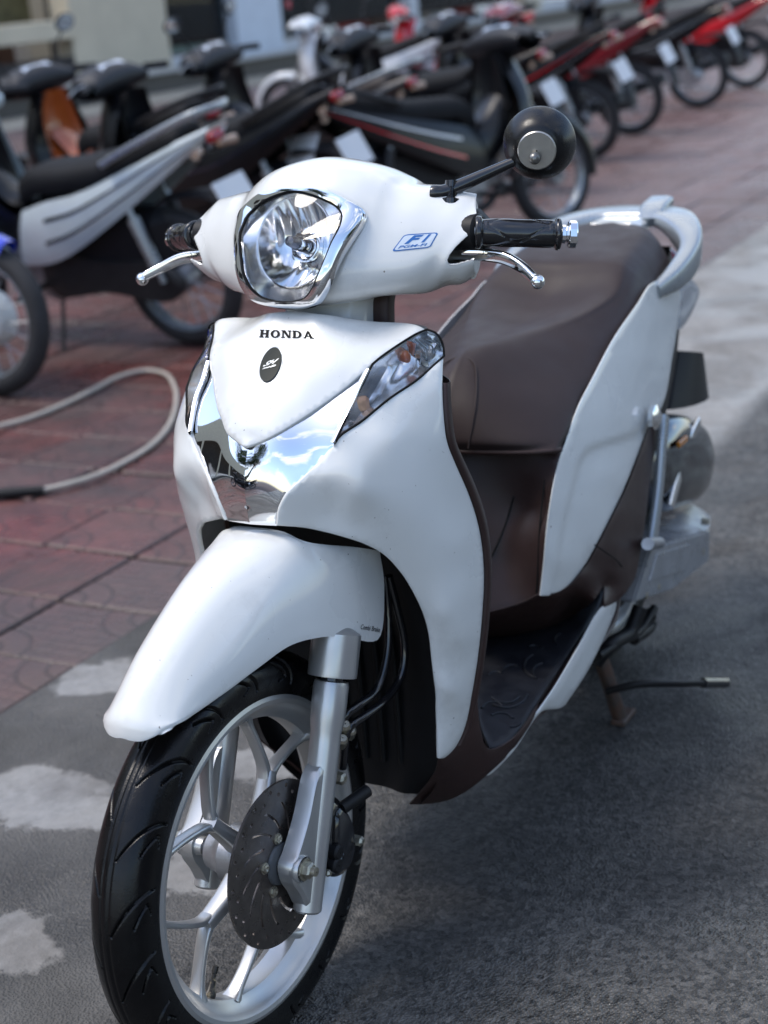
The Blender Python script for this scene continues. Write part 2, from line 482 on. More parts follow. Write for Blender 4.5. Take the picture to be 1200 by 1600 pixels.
def recess(poly, depth, blur):       # a pressed-in field with soft shoulders
    poly = np.array(poly, float); poly = outline([np.vstack([poly, poly[:1]])], 3)
    def f(Q, V):
        d = np.where(inside(poly, Q), pdist(poly, Q), 0); t = np.clip(d/blur, 0, 1); t = t*t*(3-2*t)
        V = V.copy(); V[:, 1] -= depth*t; return V
    return f
# ================================================================== SETTING
def ground_mat():
    m = bpy.data.materials.new('asphalt_and_worn_concrete'); m.use_nodes = True
    n, l = m.node_tree.nodes, m.node_tree.links; b = n['Principled BSDF']
    g = n.new('ShaderNodeNewGeometry')
    def noise(sc, det=6, ro=.6, dist=0.):
        t = n.new('ShaderNodeTexNoise'); t.inputs['Scale'].default_value = sc; t.inputs['Detail'].default_value = det; t.inputs['Roughness'].default_value = ro; t.inputs['Distortion'].default_value = dist
        l.new(g.outputs['Position'], t.inputs['Vector']); return t.outputs['Fac']
    def ramp(f, p0, c0, p1, c1):
        r = n.new('ShaderNodeValToRGB'); r.color_ramp.elements[0].position = p0; r.color_ramp.elements[1].position = p1
        r.color_ramp.elements[0].color = (*c0, 1); r.color_ramp.elements[1].color = (*c1, 1); l.new(f, r.inputs['Fac']); return r.outputs['Color']
    def mixc(f, a, c, mode='MIX'):
        x = n.new('ShaderNodeMixRGB'); x.blend_type = mode
        for s, v in ((0, f), (1, a), (2, c)):
            if isinstance(v, (int, float)): x.inputs[s].default_value = v
            elif isinstance(v, tuple): x.inputs[s].default_value = (*v, 1)
            else: l.new(v, x.inputs[s])
        return x.outputs['Color']
    def math_(op, a, c=None, clamp=False):
        x = n.new('ShaderNodeMath'); x.operation = op; x.use_clamp = clamp
        for s, v in ((0, a), (1, c)):
            if v is None: continue
            if isinstance(v, (int, float)): x.inputs[s].default_value = v
            else: l.new(v, x.inputs[s])
        return x.outputs['Value']
    sep = n.new('ShaderNodeSeparateXYZ'); l.new(g.outputs['Position'], sep.inputs['Vector'])
    grain = noise(420, 3, .7); mid = noise(38, 6, .65); big = noise(1.6, 5, .6, .6); big2 = noise(3.4, 6, .62, .4)
    def vmath(a, c, op='ADD'):
        x = n.new('ShaderNodeVectorMath'); x.operation = op
        for k, v in ((0, a), (1, c)):
            if isinstance(v, tuple): x.inputs[k].default_value = v
            else: l.new(v, x.inputs[k])
        return x.outputs
    chip = n.new('ShaderNodeTexVoronoi'); chip.inputs['Scale'].default_value = 125; l.new(g.outputs['Position'], chip.inputs['Vector'])
    chv = n.new('ShaderNodeSeparateColor'); l.new(chip.outputs['Color'], chv.inputs['Color'])
    asph = ramp(mid, .28, (.026, .0255, .025), .74, (.070, .068, .065))
    asph = mixc(.75, asph, ramp(chv.outputs[0], .0, (.14, .14, .14), 1., (2.9, 2.8, 2.65)), 'MULTIPLY')
    asph = mixc(ramp(grain, .60, (0, 0, 0), .72, (1, 1, 1)), asph, (.26, .25, .235))
    asph = mixc(ramp(big, .42, (0, 0, 0), .60, (1, 1, 1)), asph, mixc(1, asph, (.50, .50, .51), 'MULTIPLY'))
    conc = ramp(mid, .25, (.19, .185, .172), .75, (.31, .30, .285))
    conc = mixc(ramp(grain, .6, (0, 0, 0), .8, (.5, .5, .5)), conc, (.13, .125, .12))
    conc = mixc(ramp(big2, .40, (1, 1, 1), .56, (0, 0, 0)), conc, mixc(1, conc, (.66, .64, .62), 'MULTIPLY'))
    smear = ramp(big2, .36, (.050, .048, .045), .62, (.105, .100, .092))
    smear = mixc(ramp(grain, .56, (0, 0, 0), .75, (.7, .7, .7)), smear, (.19, .18, .17))
    # the concrete gutter beside the paving; on the near stretch old asphalt hides it but for a few bare patches
    wob = n.new('ShaderNodeTexNoise'); wob.inputs['Scale'].default_value = 7; wob.inputs['Detail'].default_value = 6; wob.inputs['Roughness'].default_value = .62; l.new(g.outputs['Position'], wob.inputs['Vector'])
    off = vmath(vmath(wob.outputs['Color'], (.5, .5, .5), 'SUBTRACT')[0], (.26, .26, 0.), 'MULTIPLY')[0]
    pw = vmath(g.outputs['Position'], off)[0]
    bare = None
    for bx, by, rx, ry in ((-.40, -.72, .105, .21), (-.86, -.96, .10, .10), (-.02, -.50, .085, .13), (-.30, -.36, .05, .10), (-1.25, -.72, .16, .12), (.02, -1.0, .2, .16), (-.66, -.40, .10, .08)):
        dd = vmath(vmath(pw, (bx, by, 0.), 'SUBTRACT')[0], (1/rx, 1/ry, 0.), 'MULTIPLY')[0]
        ln = vmath(dd, (0., 0., 0.), 'LENGTH')[1]
        v = math_('MULTIPLY', math_('SUBTRACT', 1.0, ln), 6.0, True)
        bare = v if bare is None else math_('MAXIMUM', bare, v)
    e = math_('ADD', sep.outputs['Y'], math_('MULTIPLY', math_('SUBTRACT', big2, .5), .14))
    strip = math_('SUBTRACT', 1.0, math_('MULTIPLY', math_('ADD', e, .24), 14.0), True)
    nearx = math_('MULTIPLY', math_('ADD', sep.outputs['X'], 2.7), 1.1, True)
    keep = math_('MAXIMUM', bare, math_('SUBTRACT', 1.0, nearx), True)
    base = mixc(math_('MULTIPLY', strip, nearx, True), asph, smear)
    fac = math_('MULTIPLY', strip, keep, True)
    col = mixc(fac, base, conc)
    l.new(col, b.inputs['Base Color'])
    wet = ramp(noise(2.3, 6, .6, .5), .42, (.30, .30, .30), .62, (.78, .78, .78))
    l.new(wet, b.inputs['Roughness'])
    bp = n.new('ShaderNodeBump'); bp.inputs['Distance'].default_value = .003
    vor = n.new('ShaderNodeTexVoronoi'); vor.inputs['Scale'].default_value = 240; l.new(g.outputs['Position'], vor.inputs['Vector'])
    h = math_('ADD', math_('MULTIPLY', vor.outputs['Distance'], math_('SUBTRACT', 1.15, fac)), math_('MULTIPLY', mid, .8))
    l.new(h, bp.inputs['Height']); l.new(bp.outputs['Normal'], b.inputs['Normal'])
    return m
GM = ground_mat()
def sheet(name, x0, x1, y0, y1, z, m, nx=1, ny=1):
    V = [(x0+(x1-x0)*i/nx, y0+(y1-y0)*j/ny, z) for j in range(ny+1) for i in range(nx+1)]
    return emit(name, V, grid_faces(ny+1, nx+1), m, None, smooth=0, kind='structure')
sheet('road', -150, 150, -1.05, 150, 0, GM, 4, 4)
sheet('ground', -150, 150, -150, 150, -.06, mat('dull_earth', (.10, .095, .09), .9))
TILE_BED = mat('dark_tile_bed', (.055, .035, .032), .8, var=.3, vscale=6)
pave = sheet('pavement', -70, 30, -11.6, -1.05, -.012, TILE_BED)

def tile_mat():
    m = bpy.data.materials.new('red_cement_tile'); m.use_nodes = True
    n, l = m.node_tree.nodes, m.node_tree.links; b = n['Principled BSDF']
    g = n.new('ShaderNodeNewGeometry'); oi = n.new('ShaderNodeObjectInfo')
    def noise(sc, det=6, ro=.6):
        t = n.new('ShaderNodeTexNoise'); t.inputs['Scale'].default_value = sc; t.inputs['Detail'].default_value = det; t.inputs['Roughness'].default_value = ro
        l.new(g.outputs['Position'], t.inputs['Vector']); return t.outputs['Fac']
    r = n.new('ShaderNodeValToRGB'); l.new(noise(1.7, 7), r.inputs['Fac'])
    r.color_ramp.elements[0].position = .34; r.color_ramp.elements[0].color = (.055, .036, .032, 1)
    r.color_ramp.elements[1].position = .66; r.color_ramp.elements[1].color = (.175, .043, .036, 1)
    r2 = n.new('ShaderNodeValToRGB'); l.new(noise(9, 7), r2.inputs['Fac'])
    r2.color_ramp.elements[0].position = .35; r2.color_ramp.elements[0].color = (.6, .6, .6, 1)
    r2.color_ramp.elements[1].position = .7; r2.color_ramp.elements[1].color = (1.25, 1.2, 1.2, 1)
    x = n.new('ShaderNodeMixRGB'); x.blend_type = 'MULTIPLY'; x.inputs[0].default_value = 1; l.new(r.outputs[0], x.inputs[1]); l.new(r2.outputs[0], x.inputs[2])
    hs = n.new('ShaderNodeMixRGB'); hs.blend_type = 'MIX'; mr = n.new('ShaderNodeMapRange'); mr.inputs['To Max'].default_value = .35
    l.new(oi.outputs['Random'], mr.inputs['Value']); l.new(mr.outputs['Result'], hs.inputs[0]); l.new(x.outputs[0], hs.inputs[1]); hs.inputs[2].default_value = (.12, .10, .10, 1)
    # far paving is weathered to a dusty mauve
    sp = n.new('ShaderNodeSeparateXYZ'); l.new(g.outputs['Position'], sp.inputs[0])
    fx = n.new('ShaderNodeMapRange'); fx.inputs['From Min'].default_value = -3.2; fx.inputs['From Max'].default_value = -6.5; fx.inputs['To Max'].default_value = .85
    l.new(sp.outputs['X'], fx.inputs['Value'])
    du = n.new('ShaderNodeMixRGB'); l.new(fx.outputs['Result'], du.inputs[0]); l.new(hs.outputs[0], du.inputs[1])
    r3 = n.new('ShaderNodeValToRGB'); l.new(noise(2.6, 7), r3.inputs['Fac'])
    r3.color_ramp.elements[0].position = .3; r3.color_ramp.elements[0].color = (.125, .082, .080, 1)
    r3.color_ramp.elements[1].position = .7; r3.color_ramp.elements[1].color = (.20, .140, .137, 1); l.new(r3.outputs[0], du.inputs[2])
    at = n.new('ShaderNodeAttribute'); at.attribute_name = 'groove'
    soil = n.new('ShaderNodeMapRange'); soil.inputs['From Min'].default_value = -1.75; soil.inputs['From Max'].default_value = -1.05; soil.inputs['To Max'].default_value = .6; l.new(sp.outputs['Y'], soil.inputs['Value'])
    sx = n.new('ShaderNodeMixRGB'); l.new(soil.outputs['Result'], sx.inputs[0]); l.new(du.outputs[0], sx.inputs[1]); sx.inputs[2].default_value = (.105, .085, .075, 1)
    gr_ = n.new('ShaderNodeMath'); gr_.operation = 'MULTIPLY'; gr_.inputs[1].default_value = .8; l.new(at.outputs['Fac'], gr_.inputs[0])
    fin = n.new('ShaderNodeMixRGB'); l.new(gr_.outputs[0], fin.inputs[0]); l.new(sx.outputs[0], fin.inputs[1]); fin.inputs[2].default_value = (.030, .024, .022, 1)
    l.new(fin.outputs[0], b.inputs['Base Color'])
    rr = n.new('ShaderNodeMapRange'); rr.inputs['From Min'].default_value = .35; rr.inputs['From Max'].default_value = .65; rr.inputs['To Min'].default_value = .18; rr.inputs['To Max'].default_value = .6
    l.new(noise(3.1, 6), rr.inputs['Value']); l.new(rr.outputs[0], b.inputs['Roughness'])
    bp = n.new('ShaderNodeBump'); bp.inputs['Distance'].default_value = .003; l.new(noise(140, 4), bp.inputs['Height']); l.new(bp.outputs[0], b.inputs['Normal'])
    return m
TM = tile_mat(); TS = .30
def tile_h(x, y, e):
    """pressed cement tile: double arcs about two corners, small brick ribs between"""
    c = min(math.hypot(x-e, y-e), math.hypot(x+e, y+e)); g = 0.
    for q in (c-.060, c-.125): g = max(g, 1-abs(q)/.0075)
    if c > .133:
        row = math.floor((y+e)/.036); fy = ((y+e)/.036) % 1; fx = ((x+e)/.075+(.5 if row % 2 else 0)) % 1
        g = max(g, .75*(1-min(fy, 1-fy)*.036/.0045), .6*(1-min(fx, 1-fx)*.075/.0045))
    return max(0., g)
def tile_mesh(res):
    n = res; e = TS/2-.004; V = []
    for j in range(n+1):
        for i in range(n+1):
            x = -e+2*e*i/n; y = -e+2*e*j/n; z = .004-.0045*tile_h(x, y, e)
            if i in (0, n) or j in (0, n): z = -.004
            V.append((x, y, z))
    return V, grid_faces(n+1, n+1)
tv, tf = tile_mesh(56)
tile_me = None
order = []
for ix in range(-60, 8):
    for iy in range(0, 34):
        x = .15+ix*TS; y = -1.05-.15-iy*TS
        q, z = pix(np.array([x, y, 0]))
        if -60 < q[0, 0] < 1260 and -20 < q[0, 1] < 1660 and z[0] > 0: order.append((z[0], x, y))
order.sort()
first = None
for k, (zz, x, y) in enumerate(order[:300]):
    if first is None:
        first = emit('tile', tv, tf, TM, pave, smooth=60); o = first
        ga = first.data.attributes.new('groove', 'FLOAT', 'POINT')          # how strongly the pressed lines are darkened
        for i_, v_ in enumerate(first.data.vertices): ga.data[i_].value = tile_h(v_.co.x, v_.co.y, TS/2-.004) if max(abs(v_.co.x), abs(v_.co.y)) < TS/2-.0045 else 1.
    else:
        o = first.copy(); COL.objects.link(o); o.parent = pave
    o.location = (x+rnd.uniform(-.001, .001), y+rnd.uniform(-.001, .001), rnd.uniform(-.005, .003)-.004); o.rotation_euler = (rnd.uniform(-.006, .006), rnd.uniform(-.006, .006), rnd.choice((0, math.pi/2))+rnd.uniform(-.004, .004))
cv, cf = tile_mesh(2)
V, F = [], []
shown = set((round(x, 2), round(y, 2)) for _, x, y in order[:300])
rest = [(0, .15+ix*TS, -1.05-.15-iy*TS) for ix in range(-62, 16) for iy in range(0, 35)] + [t for t in order[300:] if t[1] < .15-62*TS]
for zz, x, y in rest:
    if (round(x, 2), round(y, 2)) in shown: continue
    n = len(V); h = rnd.uniform(-.004, .001); V += [(x+a, y+b, c*.6+h) for a, b, c in cv]; F += [tuple(i+n for i in f) for f in cf]
emit('far_tile', V, F, TM, pave, smooth=0, kind='stuff')
# paving outside the view: same sheet level
# ================================================================== MOTOR SCOOTER
scooter = thing('motor_scooter', 'white motor scooter with brown seat and one round black mirror, parked in front', 'scooter')

# ---- front wheel
WC = np.array([0, 0, .275])
def wheel_tyre(prof_s, N=19):
    nth = 1500; ns = 121
    P = cr(np.array(prof_s), ns)          # (r, y)
    th = np.linspace(0, 2*math.pi, nth, endpoint=False)
    L = np.r_[0, np.cumsum(np.linalg.norm(np.diff(P, axis=0), axis=1))]; s = np.abs(L/L[-1]*2-1)    # 0 at the crown, 1 at the beads
    side = np.sign(P[:, 1])
    D = np.zeros((ns, nth))
    for j in range(ns):
        if s[j] > .86: continue
        u = np.clip((s[j]-.10)/.58, 0, 1); wv = .015+.012*math.sin(math.pi*u)
        ph = (th*N/(2*math.pi) - .62*(1-(1-u)**2.0) + (0 if side[j] > 0 else .5)) % 1
        if .10 < s[j] < .70: D[j] += np.clip(1.5-np.abs(ph-.5)/wv, 0, 1)
        u = np.clip((s[j]-.38)/.26, 0, 1)
        ph2 = (th*N/(2*math.pi) - .34*(1-(1-u)**2) + .20*max(0, (u-.74)/.26)**1.2 - .10 + (.0 if side[j] > 0 else .5)) % 1
        if .38 < s[j] < .64: D[j] += np.clip(1.5-np.abs(ph2-.5)/.024, 0, 1)
        if abs(s[j]-.06) < .02: D[j] += .35
    D = np.clip(D, 0, 1)*.0036
    T = np.gradient(P, axis=0); Nn = np.stack([T[:, 1], -T[:, 0]], 1); Nn /= np.linalg.norm(Nn, axis=1)[:, None]
    c = P.mean(0); Nn *= np.sign(np.einsum('ij,ij->i', Nn, P-c))[:, None]
    V = []
    for j in range(ns):
        r = P[j, 0]-D[j]*Nn[j, 0]; y = P[j, 1]-D[j]*Nn[j, 1]
        V.append(np.stack([r*np.cos(th), y*np.ones(nth), r*np.sin(th)], 1))
    return np.vstack(V), grid_faces(ns, nth, True)
half = [(.2065, .026), (.2100, .0335), (.2165, .0365), (.2300, .0392), (.2440, .0395), (.2560, .0355), (.2660, .0262), (.2722, .0140), (.2748, .0)]
prof = half + [(r, -y) for r, y in half[-2::-1]]
rim_half = [(.2175, .0325), (.2180, .0365), (.2120, .0385), (.2060, .0370), (.2010, .0310), (.1975, .0245), (.1905, .0195), (.1850, .0140), (.1838, 0)]
rim_prof = rim_half + [(r, -y) for r, y in rim_half[-2::-1]] + [(.2060, -.0250), (.1960, 0), (.2060, .0250)]
V, F = lathe([(r, y) for r, y in rim_prof], WC, (0, 1, 0), 144, closed=True)
fw = emit('front_wheel', steered(V), F, ALU, scooter, smooth=32)
TV, TF = wheel_tyre(prof)
emit('tyre', steered(TV+WC), TF, RUBBER, fw, smooth=60)
SP0 = 52
def cyl_pt(r, a, y): return WC + np.array([r*math.cos(a), y, r*math.sin(a)])
for k in range(5):
    a = rad(SP0+72*k)
    parts = []
    st_ = [cyl_pt(r, a, y) for r, y in ((.026, .016), (.055, .017), (.085, .014), (.113, .011))]
    parts.append(sweep(st_, [[.0135, .017], [.0115, .016], [.0098, .0136], [.0092, .012]], sec=RSEC, up=(0, 1, 0), m=8))
    for s in (-1, 1):
        br = [cyl_pt(.100, a+s*rad(1.6), .011), cyl_pt(.120, a+s*rad(5.5), .010), cyl_pt(.150, a+s*rad(14.8), .008), cyl_pt(.176, a+s*rad(21.2), .006), cyl_pt(.190, a+s*rad(24), .005)]
        parts.append(sweep(br, [[.0060, .0108], [.0046, .0098], [.0040, .0092], [.0047, .0106], [.0090, .015]], sec=RSEC, up=(0, 1, 0), m=14))
    V, F = join(*parts); emit('spoke', steered(V), F, ALU, fw, smooth=45)
V, F = lathe([(.002, -.045), (.026, -.045), (.030, -.03), (.034, -.02), (.042, -.012), (.042, .028), (.034, .036), (.030, .046), (.018, .048), (.002, .048)], WC, (0, 1, 0), 40)
emit('hub', steered(V), F, ALU2, fw, smooth=35)
# brake disc with drilled holes and slots
def circle(c, r, n, r2=None, a0=0):
    return [(c[0]+r*math.cos(a0+2*math.pi*i/n), c[1]+(r2 or r)*math.sin(a0+2*math.pi*i/n)) for i in range(n)]
holes = [circle((0, 0), .026, 40)]
for k in range(36):
    a = 2*math.pi*k/36; r = .1030 if k % 2 else .0940
    holes.append(circle((r*math.cos(a), r*math.sin(a)), .0032, 8))
for k in range(14):
    a = 2*math.pi*k/14; pts = []
    for i in range(7):
        t = i/6; rr_ = .046+.036*t; pts.append((rr_, a-.42*t))
    wdt = .0024
    up_ = [(r*math.cos(x)-wdt*math.sin(x), r*math.sin(x)+wdt*math.cos(x)) for r, x in pts]; dn = [(r*math.cos(x)+wdt*math.sin(x), r*math.sin(x)-wdt*math.cos(x)) for r, x in pts]
    holes.append(up_+dn[::-1])
Q, F = cdt_fill(circle((0, 0), .110, 120), .008, holes)
V = np.c_[Q[:, 0], np.full(len(Q), .0605), Q[:, 1]] + WC
if vnormals(V, F).mean(0)[1] < 0: F = [f[::-1] for f in F]
V, F = shell(V, F, .0038, .0)
disc = emit('brake_disc', steered(V), F, STEEL, fw, smooth=30)
V, F = lathe([(.026, .034), (.030, .056), (.027, .064), (.016, .066), (.016, .034)], WC, (0, 1, 0), 36, closed=True)
emit('disc_carrier', steered(V), F, GREYP, fw, smooth=35)
for k in range(5):
    a = rad(20+72*k); c = WC+np.array([.036*math.cos(a), .0605, .036*math.sin(a)])
    V, F = join(lathe([(.0062, 0), (.0062, .0045), (.0035, .0055), (.0001, .0035)], c, (0, 1, 0), 6), lathe([(.0078, 0), (.0078, .0018), (.001, .002)], c, (0, 1, 0), 16))
    emit('disc_bolt', steered(V), F, BOLT, fw, smooth=30)
a = rad(-54.5); d = np.array([math.cos(a), 0, math.sin(a)])
V, F = lathe([(.001, .0), (.0085, 0), (.0085, .006), (.0055, .010), (.0048, .022), (.0030, .0235), (.0030, .030), (.0042, .031), (.0042, .040), (.001, .041)], WC+d*.1845, -d, 16)
emit('valve_stem', steered(V), F, mat('valve_brass_and_rubber', (.03, .028, .025), .4, .2, col2=(.30, .25, .16), vscale=30, lo=.5, hi=.55), fw, smooth=40)

# ---- fork
def fork(sgn):
    y = .0815*sgn
    B = np.array([-.0165, y, .1975]); T = U(518, 1064, .0815, True)*np.array([1, sgn, 1]); d = T-B; L = np.linalg.norm(d); d = d/L
    pr = [(.002, -.001), (.016, 0), (.0190, .003), (.0192, .075), (.0200, .12), (.0203, .170), (.0205, .225), (.0205, .238), (.0230, .252), (.0235, .268), (.0238, L-.006), (.0225, L), (.0170, L+.001), (.0170, L-.01), (.002, L-.01)]
    V, F = lathe(pr, B, d, 32)
    f = emit('fork_leg', steered(V), F, ALU, scooter, smooth=35)
    # lug that carries the axle
    c = np.array([0.0, 0, .275])
    yo, yi = (.099*sgn, .058*sgn)
    lug = lathe([(.0165, 0), (.0180, .003), (.0180, .012), (.0150, .022), (.0125, .040), (.002, .040)], (0, yo, .275), (0, -sgn, 0), 28)
    web = []
    for t, hw in ((.0, .014), (.5, .017), (1., .020)):
        pass
    ctr = B+d*.090
    wb = prism(cr([(.016, .285), (.002, .297), (-.030, .332), (-.062, .378), (-.078, .384), (-.080, .36), (-.047, .275), (-.022, .212), (-.008, .212), (.004, .238), (.016, .262)], 60, True), y-.012*sgn, y+.0125*sgn, .004)
    V, F = join(lug, wb); emit('axle_lug', steered(V), F, ALU, f, smooth=40)
    V, F = join(lathe([(.0155, 0), (.0155, .0025), (.0110, .0028), (.0110, .0100), (.0085, .0125), (.001, .0125)], (0, yo, .275), (0, sgn, 0), 6),
                lathe([(.0145, -.001), (.0145, .0022), (.002, .0024)], (0, yo, .275), (0, sgn, 0), 28), lathe([(.0065, .01), (.0062, .018), (.001, .0185)], (0, yo, .275), (0, sgn, 0), 16))
    emit('axle_nut', steered(V), F, BOLT, f, smooth=30)
    V, F = lathe([(.0165, L-.012), (.0165, L+.09)], B, d, 28); emit('fork_tube', steered(V), F, BLACKG, f, smooth=60)
    c0 = B+d*(L+.0055)
    V, F = lathe([(.019, .000), (.0325, .001), (.0330, .004), (.0330, .058), (.030, .060), (.004, .075)], c0, d, 36)
    emit('fork_collar', steered(V), F, ALU, f, smooth=35)
    return f
forkL = fork(1); forkR = fork(-1)
V, F = lathe([(.0075, -.10), (.0075, .10)], WC, (0, 1, 0), 20); emit('wheel_axle', steered(V), F, ALU2, scooter, smooth=60)
# caliper behind the left leg
cpl = [tuple(U(a, b, .085, True)[[0, 2]]) for a, b in [(506, 1300), (512, 1262), (526, 1246), (543, 1258), (556, 1290), (559, 1328), (549, 1362), (526, 1372), (508, 1352)]]
V, F = join(prism(cr(np.array(cpl), 44, True), .026, .086, .010), prism(cr((np.array(cpl)-np.mean(cpl, axis=0))*np.array([.55, .62])+np.mean(cpl, axis=0)+np.array([-.004, .006]), 36, True), .08, .092, .004))
cal = emit('brake_caliper', steered(V), F, BLACKG, scooter, smooth=40)
for px, py in ((519, 1330), (517, 1350)):
    V, F = lathe([(.011, -.03), (.011, .010), (.008, .013), (.001, .013)], U(px, py, .084, True), (0, 1, 0), 20); emit('caliper_pot', steered(V), F, BLACKP, cal, smooth=35)
for px, py, r in ((531, 1216, .0085), (559, 1313, .007), (528, 1338, .0075), (508, 1363, .005)):
    c = U(px, py, .086, True); V, F = lathe([(r, -.02), (r, .006), (r*.6, .009), (.001, .009)], c, (0, 1, 0), 6); emit('caliper_bolt', steered(V), F, BOLT if py != 1338 else BLACKG, cal, smooth=30)
c = U(545, 1253, .085, True); V, F = sweep([c+np.array([.02, 0, 0]), c+np.array([-.03, .012, .004])], .009, 14); emit('slide_pin', steered(V), F, BLACKP, cal, smooth=40)
def px_path(pts, st=False): return np.array([U(*p, st=st) for p in pts])
for pth, yy in (([(601, 900, .088), (606, 960, .092), (605, 1020, .095), (590, 1075, .094), (560, 1102, .088), (540, 1118, .080), (533, 1150, .07)], 0), ([(607, 900, .094), (620, 950, .098), (632, 1010, .102), (626, 1058, .102), (600, 1095, .098), (568, 1120, .090), (545, 1138, .082), (535, 1200, .066)], 1)):
    V, F = sweep(steered(px_path(pth, True)), .0060, 12, m=40); emit('brake_hose', V, F, BLACKG, scooter, smooth=60)
for px, py in ((537, 1138), (546, 1146), (533, 1160)):
    c = U(px, py, .078, True); V, F = lathe([(.0085, -.006), (.0085, .008), (.006, .012), (.001, .012)], c, (.3, .5, .8), 8); emit('hose_fitting', steered(V), F, BOLT, cal, smooth=30)

# ---- front fender
def q3(p, st=True):
    q, z = pix(np.array(p, float), st); return (q[0, 0], q[0, 1], p[1])
FR = [
 [(.187, 0, .536), (.1855, .013, .534), (.182, .026, .5345), (.174, .0385, .5388), (.162, .0470, .5432)],
 [(.181, 0, .557), (.179, .018, .555), (.173, .033, .551), (.161, .0465, .5475), (.141, .0535, .5438)],
 [(.158, 0, .582), (.156, .024, .573), (.148, .043, .559), (.135, .0535, .549), (.114, .0565, .544)],
 [(.115, 0, .612), (.113, .029, .602), (.103, .051, .577), (.090, .060, .559), (.066, .064, .549)],
 [(.060, 0, .642), (.058, .032, .631), (.047, .058, .599), (.034, .068, .578), (.006, .074, .558)],
 [(.000, 0, .666), (-.002, .034, .658), (-.015, .063, .628), (-.024, .075, .599), (-.050, .084, .565)],
 [(-.050, 0, .679), (-.053, .036, .673), (-.064, .066, .649), (-.078, .083, .608), (-.102, .094, .556)],
 [(-.090, 0, .687), (-.094, .037, .682), (-.105, .067, .662), (-.122, .089, .606), (-.150, .100, .538)],
 [(-.112, 0, .6905), (-.116, .038, .6865), (-.128, .0675, .669), (-.165, .0945, .602), (-.222, .107, .506)],
 [(-.118, 0, .691), (-.123, .038, .687), (-.135, .067, .6705), (-.188, .0975, .632), (-.246, .1088, .572)],
 [(-.122, 0, .691), (-.128, .038, .687), (-.140, .0665, .671), (-.203, .0965, .644), (-.246, .1075, .624)],
]
rows = [np.vstack([mir(r)[:0:-1], r]) for r in [np.array(q, float) for q in FR]]
V, F = loft(rows, 61, 64); F = face_cam(V, F, np.array([1., 0, 2.])); V, F = shell(V, F, .0025)
fen = emit('front_fender', steered(V), F, WHITE, scooter, smooth=60)
def on_obj(o, Q, lift):              # where a viewing direction lands on a built part
    dg = bpy.context.evaluated_depsgraph_get(); dg.update(); out = []
    for q in np.atleast_2d(Q):
        d = Vector(ray(q[0], q[1])).normalized(); ok, loc, nn, _ = o.ray_cast(Vector(CAM), d)
        if not ok: print('missed', o.name, q)
        out.append(np.array(loc)+np.array(nn)*lift if ok else np.array(CAM)+np.array(d)*2.0)
    return np.array(out)
def print_on(o, name, V2, F, quad, m, lift=.0006, th=0.):
    q = np.array(quad, float); u, v = V2[:, :1], V2[:, 1:]
    Q = q[0]*(1-u)*(1-v)+q[1]*u*(1-v)+q[2]*u*v+q[3]*(1-u)*v
    return emit(name, on_obj(o, Q, lift), F, m, o, smooth=0)
tV, tF = text_mesh('Combi Brake', .01, .25)
print_on(fen, 'lettering', tV, tF, [(563, 983), (593, 988), (593.5, 980), (564, 975)], INK)
# ---- front cover, chrome garnish, lamps and white side fairings
c_center = [q3(p, False) for p in [(-.272, 0, .944), (-.255, 0, .934), (-.237, 0, .921), (-.205, 0, .897), (-.165, 0, .864), (-.128, 0, .827), (-.112, 0, .803)]]
in_edge = [c_center[-1], (403, 693, .016), (422, 684, .032), (457, 664, .054), (500, 636, .080), (543, 604, .104), (582, 569, .126), (595, 558, .132), (630, 534, .148), (652, 521, .159), (667, 515, .166)]
c_top = [(667, 515, .166), (655, 508, .156), (639, 504, .140), (612, 502, .114), (587, 501, .096), (552, 497, .072), (517, 491, .048), (488, 488, .026), c_center[0]]
c_in = [q3(p, False) for p in [(-.254, .06, .925), (-.2235, .05, .905), (-.186, .05, .876), (-.155, .035, .848), (-.246, .10, .905), (-.211, .085, .885), (-.166, .06, .852)]]
ctr, CS = panel('front_cover', [c_center, in_edge, c_top], c_in, WHITE, scooter, sym=True, sp=8, reg=2e-3, softreg=.05, lift=.001, th=.005)
ctr = ctr[0]
# maker's name in black slab letters
def slab(ch):
    t, w, s = .20, 1., .13        # stem, width, serif height
    def R(x0, x1, y0, y1): return [(x0, y0), (x1, y0), (x1, y1), (x0, y1)]
    st = .27
    if ch == 'H': return [R(.08, .08+st, 0, 1), R(.92-st, .92, 0, 1), R(.3, .7, .42, .58)] + [R(a, b, c, c+s) for a, b in ((0, .44), (.56, 1)) for c in (0, 1-s)]
    if ch == 'N': return [R(.10, .25, 0, 1), R(.78, .93, 0, 1), [(.08, 1), (.40, 1), (.93, 0), (.66, 0)]] + [R(0, .36, 0, s), R(0, .3, 1-s, 1), R(.66, 1.02, 1-s, 1)]
    if ch == 'A': return [[(.40, 1), (.62, 1), (.97, 0), (.66, 0)], [(.40, 1), (.55, .86), (.22, 0), (.07, 0)], R(.26, .74, .24, .37)] + [R(0, .34, 0, s), R(.58, 1.04, 0, s)]
    return None
def ellipse_ring(cx, cy, a, b, a2, b2, n=26, half=False):
    V, F = [], []
    for i in range(n+1):
        t = (-math.pi/2+math.pi*i/n) if half else 2*math.pi*i/n
        V += [(cx+a*math.cos(t), cy+b*math.sin(t)), (cx+a2*math.cos(t), cy+b2*math.sin(t))]
    F = [(2*i, 2*i+2, 2*i+3, 2*i+1) for i in range(n)]
    return V, F
